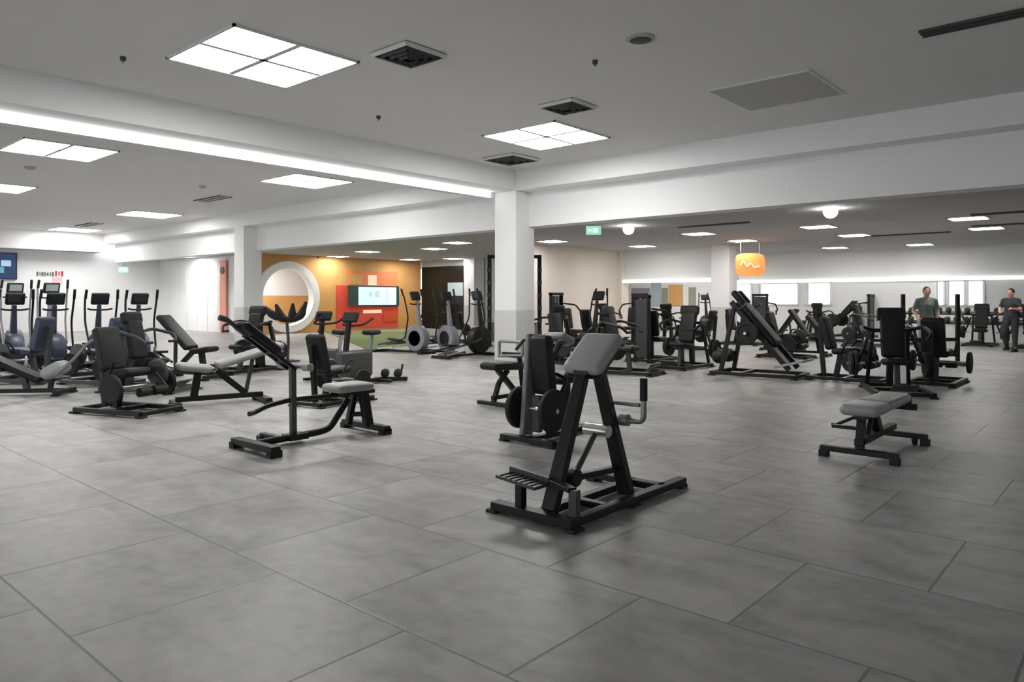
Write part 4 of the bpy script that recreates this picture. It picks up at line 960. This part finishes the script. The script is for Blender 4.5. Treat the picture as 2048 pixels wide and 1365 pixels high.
# ================================================================== long dumbbell rack at far right, on a white plinth
ra, rb = floor_at(1886, 668), floor_at(2000, 668)
t_r = 27.2
pa, pb = at(1822, t_r), at(2085, t_r)
mid = (pa + pb) / 2
LR = abs(on_y(2090, 660, 28.2).x - on_y(1812, 660, 28.2).x); cxr = (on_y(2090, 660, 28.2).x + on_y(1812, 660, 28.2).x) / 2
rk = root('dumbbell_rack', (cxr, 28.2, 0), 0, 'long dark dumbbell rack on a white plinth along the back wall at far right', 'rack')
MB().box((0, 0, 0.26), (LR, 0.62, 0.5)).build('plinth', 'white', rk, 0.01)
for z, y in ((0.64, -0.12), (0.95, 0.08)):
    MB().box((0, y, z), (LR, 0.34, 0.04), RX(D(14))).build('shelf', 'frame', rk, 0.004)
n_p = 6
for i in range(n_p): MB().box((-LR / 2 + 0.1 + i * (LR - 0.2) / (n_p - 1), 0.14, 0.8), (0.07, 0.12, 0.6)).build('post', 'frame', rk, 0.004)
def dumbbell(r, k=1.0, m='rubber_olive'):
    for s_ in (-1, 1):
        MB().lathe((0, s_ * 0.06 * k + (0 if s_ > 0 else -0.06 * k), 0), (0, 1, 0), [(0, 0.06 * k), (0.008, 0.078 * k), (0.052 * k, 0.078 * k), (0.06 * k, 0.06 * k)], 12).build('head', m, r)
    MB().cyl((0, -0.07 * k, 0), (0, 0.07 * k, 0), 0.016, 10).build('handle', 'chrome', r)
proto = None; nd = int(LR / 0.27)
for zi, (z, y) in enumerate(((0.755, -0.12), (1.065, 0.08))):
    for i in range(nd):
        loc = (cxr - LR / 2 + 0.18 + i * (LR - 0.36) / (nd - 1), 28.2 + y, z)
        lab = 'olive black dumbbell on the %s shelf of the long rack' % ('lower', 'upper')[zi]
        gr = 'dumbbells on the %s shelf' % ('lower', 'upper')[zi]
        if proto is None:
            proto = root('dumbbell', loc, 0, lab, 'dumbbell', gr); dumbbell(proto)
        else: dup(proto, loc, 0, lab, gr)

# ================================================================== people
def remesh(o, v=0.014, it=3):
    m_ = o.modifiers.new('remesh', 'REMESH'); m_.mode = 'VOXEL'; m_.voxel_size = v; m_.use_smooth_shade = True
    s_ = o.modifiers.new('smooth', 'SMOOTH'); s_.iterations = it; s_.factor = 0.5
    return o
def person(loc, rot, lab, P, shirt, legs, hair_len=0.1):
    """P: joints in metres, x to the person's right, y forward"""
    r = root('person', loc, rot, lab, 'person')
    J = {k: Vector(v) for k, v in P.items()}
    b = MB()
    b.tube([J['pelvis'] + V(0, 0, -0.04), J['waist'], J['chest'], J['neck'] + V(0, 0, -0.06)], [0.13, 0.115, 0.14, 0.085], 16)
    b.ell(J['chest'] + V(0, 0.0, 0.0), (0.18, 0.115, 0.17)); b.ell(J['pelvis'], (0.165, 0.12, 0.12))
    b.tube([J['neck'] + V(0, 0, -0.07), J['head'] + V(0, -0.01, -0.06)], [0.062, 0.055], 14)
    for s_ in 'LR':
        b.tube([J['neck'] + V(0, 0, -0.05), J['sh' + s_]], [0.05, 0.05], 12); b.tube([J['sh' + s_], J['el' + s_]], [0.05, 0.042], 12); b.ell(J['sh' + s_], (0.054, 0.054, 0.054))
        b.tube([J['el' + s_], J['wr' + s_]], [0.043, 0.028], 12); b.ell(J['el' + s_], (0.043,) * 3)
        b.tube([J['hip' + s_], J['kn' + s_]], [0.092, 0.06], 14)
        b.tube([J['kn' + s_], J['kn' + s_].lerp(J['an' + s_], 0.35), J['an' + s_]], [0.06, 0.062, 0.038], 14); b.ell(J['kn' + s_], (0.06,) * 3)
        b.tube([J['an' + s_] + V(0, -0.04, -0.02), J['an' + s_] + V(0, 0.14, -0.045)], [0.042, 0.032], 10)
        # hand: palm, four bent fingers of different length, thumb from the side
        d = (J['wr' + s_] - J['el' + s_]).normalized(); _, sd, up = basis(d)
        pc = J['wr' + s_] + d * 0.05
        b.ell(pc, (0.03, 0.03, 0.03)); b.tube([J['wr' + s_], pc, pc + d * 0.035], [0.027, 0.033, 0.03], 10)
        for k, L_ in enumerate((0.066, 0.076, 0.07, 0.054)):
            o_ = sd * (k - 1.5) * 0.019
            f0 = pc + d * 0.035 + o_; f1 = f0 + d * L_ * 0.5 - up * 0.01; f2 = f1 + d * L_ * 0.3 - up * 0.03
            b.tube([f0, f1, f2], [0.0095, 0.009, 0.0078], 8)
        th = pc - d * 0.02 + sd * 0.03
        b.tube([th, th + sd * 0.022 + d * 0.03, th + sd * 0.024 + d * 0.058 - up * 0.012], [0.012, 0.0105, 0.009], 8)
    h = J['head']; f = (J['look'] - h).normalized(); hr = Matrix((Vector((f.y, -f.x, 0)).normalized(), Vector((f.x, f.y, 0)).normalized(), (0, 0, 1))).transposed()
    b.ell(h, (0.075, 0.095, 0.112), rot=hr); b.ell(h + hr @ V(0, 0.02, -0.055), (0.056, 0.066, 0.062), rot=hr)
    b.tube([h + hr @ V(0, 0.09, 0.012), h + hr @ V(0, 0.112, -0.022)], [0.010, 0.016], 8)
    for q in (-1, 1): b.ell(h + hr @ V(q * 0.077, -0.005, -0.01), (0.01, 0.02, 0.03), rot=hr)
    b.tube([h + hr @ V(-0.022, 0.083, -0.056), h + hr @ V(0, 0.09, -0.058), h + hr @ V(0.022, 0.083, -0.056)], [0.006, 0.009, 0.006], 6)
    body = remesh(b.build('body', 'skin', r), 0.0085, 2)
    for q in (-1, 1): MB().ell(h + hr @ V(q * 0.03, 0.086, 0.008), (0.012, 0.008, 0.008), rot=hr).build('eye', 'hair', r)
    hm = MB().ell(h + hr @ V(0, -0.018, 0.024), (0.084, 0.096, 0.106), rot=hr)
    if hair_len > 0.15: hm.tube([h + hr @ V(0, -0.09, 0.03), h + hr @ V(0, -0.13, -0.05), h + hr @ V(0, -0.11, -hair_len)], [0.04, 0.035, 0.015], 10)
    hm.build('hair', 'hair', r)
    s1 = MB().tube([J['pelvis'] + V(0, 0, 0.0), J['waist'], J['chest'], J['neck'] + V(0, 0, -0.05)], [0.15, 0.137, 0.155, 0.09], 18)
    s1.ell(J['chest'], (0.19, 0.13, 0.17)); s1.ell(J['pelvis'] + V(0, 0, 0.03), (0.178, 0.135, 0.1))
    for s_ in 'LR':
        e = J['sh' + s_].lerp(J['el' + s_], 0.75); s1.tube([J['sh' + s_], e], [0.064, 0.058], 12); s1.ell(J['sh' + s_], (0.067, 0.068, 0.067)); s1.tube([J['neck'] + V(0, 0, -0.06), J['sh' + s_]], [0.066, 0.064], 12)
    remesh(s1.build('shirt', shirt, r), 0.014)
    t1 = MB().ell(J['pelvis'] + V(0, 0, -0.02), (0.18, 0.137, 0.13))
    for s_ in 'LR':
        t1.tube([J['hip' + s_], J['kn' + s_], J['kn' + s_].lerp(J['an' + s_], 0.92)], [0.108, 0.077, 0.056], 14)
    remesh(t1.build('trousers', legs, r), 0.014)
    for s_ in 'LR':
        a_ = J['an' + s_]
        sh_ = MB().tube([a_ + V(0, -0.06, -0.03), a_ + V(0, 0.05, -0.03), a_ + V(0, 0.16, -0.048)], [0.05, 0.05, 0.036], 12)
        sh_.box(a_ + V(0, 0.05, -0.075), (0.085, 0.27, 0.028)); sh_.build('shoe', 'rubber', r)
    return r
std = dict(pelvis=(0, 0, 0.93), waist=(0, 0, 1.08), chest=(0, 0.0, 1.28), neck=(0, -0.01, 1.47), head=(0, 0.02, 1.585), look=(0, 1, 1.55),
           shL=(-0.172, 0, 1.375), elL=(-0.235, -0.03, 1.12), wrL=(-0.22, 0.08, 0.88), shR=(0.172, 0, 1.375), elR=(0.235, -0.03, 1.12), wrR=(0.22, 0.08, 0.88),
           hipL=(-0.09, 0, 0.90), knL=(-0.10, 0.02, 0.49), anL=(-0.11, -0.02, 0.09), hipR=(0.09, 0, 0.90), knR=(0.10, 0.04, 0.49), anR=(0.11, 0.0, 0.09))
a_ = dict(std); a_.update(elL=(-0.25, 0.06, 1.14), wrL=(-0.16, 0.30, 1.16), elR=(0.25, 0.04, 1.14), wrR=(0.15, 0.28, 1.10), knR=(0.12, 0.16, 0.50), anR=(0.13, -0.10, 0.12), anL=(-0.11, 0.04, 0.09), look=(0.1, 1, 1.3))
p = floor_at(2022, 704)
person((p.x, p.y, 0), YAW + D(125), 'person in black training clothes standing with bent arms at the right edge', a_, 'cloth_black', 'cloth_black', 0.1)
b_ = dict(std); b_.update(elR=(0.27, 0.0, 1.13), wrR=(0.2, 0.2, 0.98))
p = at(1853, 17.0)
person((p.x, p.y, 0), YAW + D(160), 'person in a grey green shirt standing behind the black machine cluster at right', b_, 'cloth_green', 'cloth_grey', 0.1)

# ------------------------------------------------------------------ unseen fill light added to brighten the recess behind the short bulkhead
la = bpy.data.lights.new('recess_fill', 'AREA'); la.energy = 150; la.shape = 'RECTANGLE'; la.size = 4.0; la.size_y = 0.6; la.color = (1, 0.96, 0.9)
lo = bpy.data.objects.new('recess_fill', la); COL.objects.link(lo); lo.location = (-14.5, 26.6, 3.22)
# ------------------------------------------------------------------ daylight and output look
w = bpy.data.worlds.new('world'); sc.world = w; w.use_nodes = True
bg = w.node_tree.nodes['Background']; bg.inputs[0].default_value = (0.90, 0.95, 1.0, 1); bg.inputs[1].default_value = 2.6
sc.view_settings.view_transform = 'Standard'; sc.view_settings.look = 'None'
sc.view_settings.gamma = 1; sc.view_settings.exposure = 0.3
sc.view_settings.use_curve_mapping = False
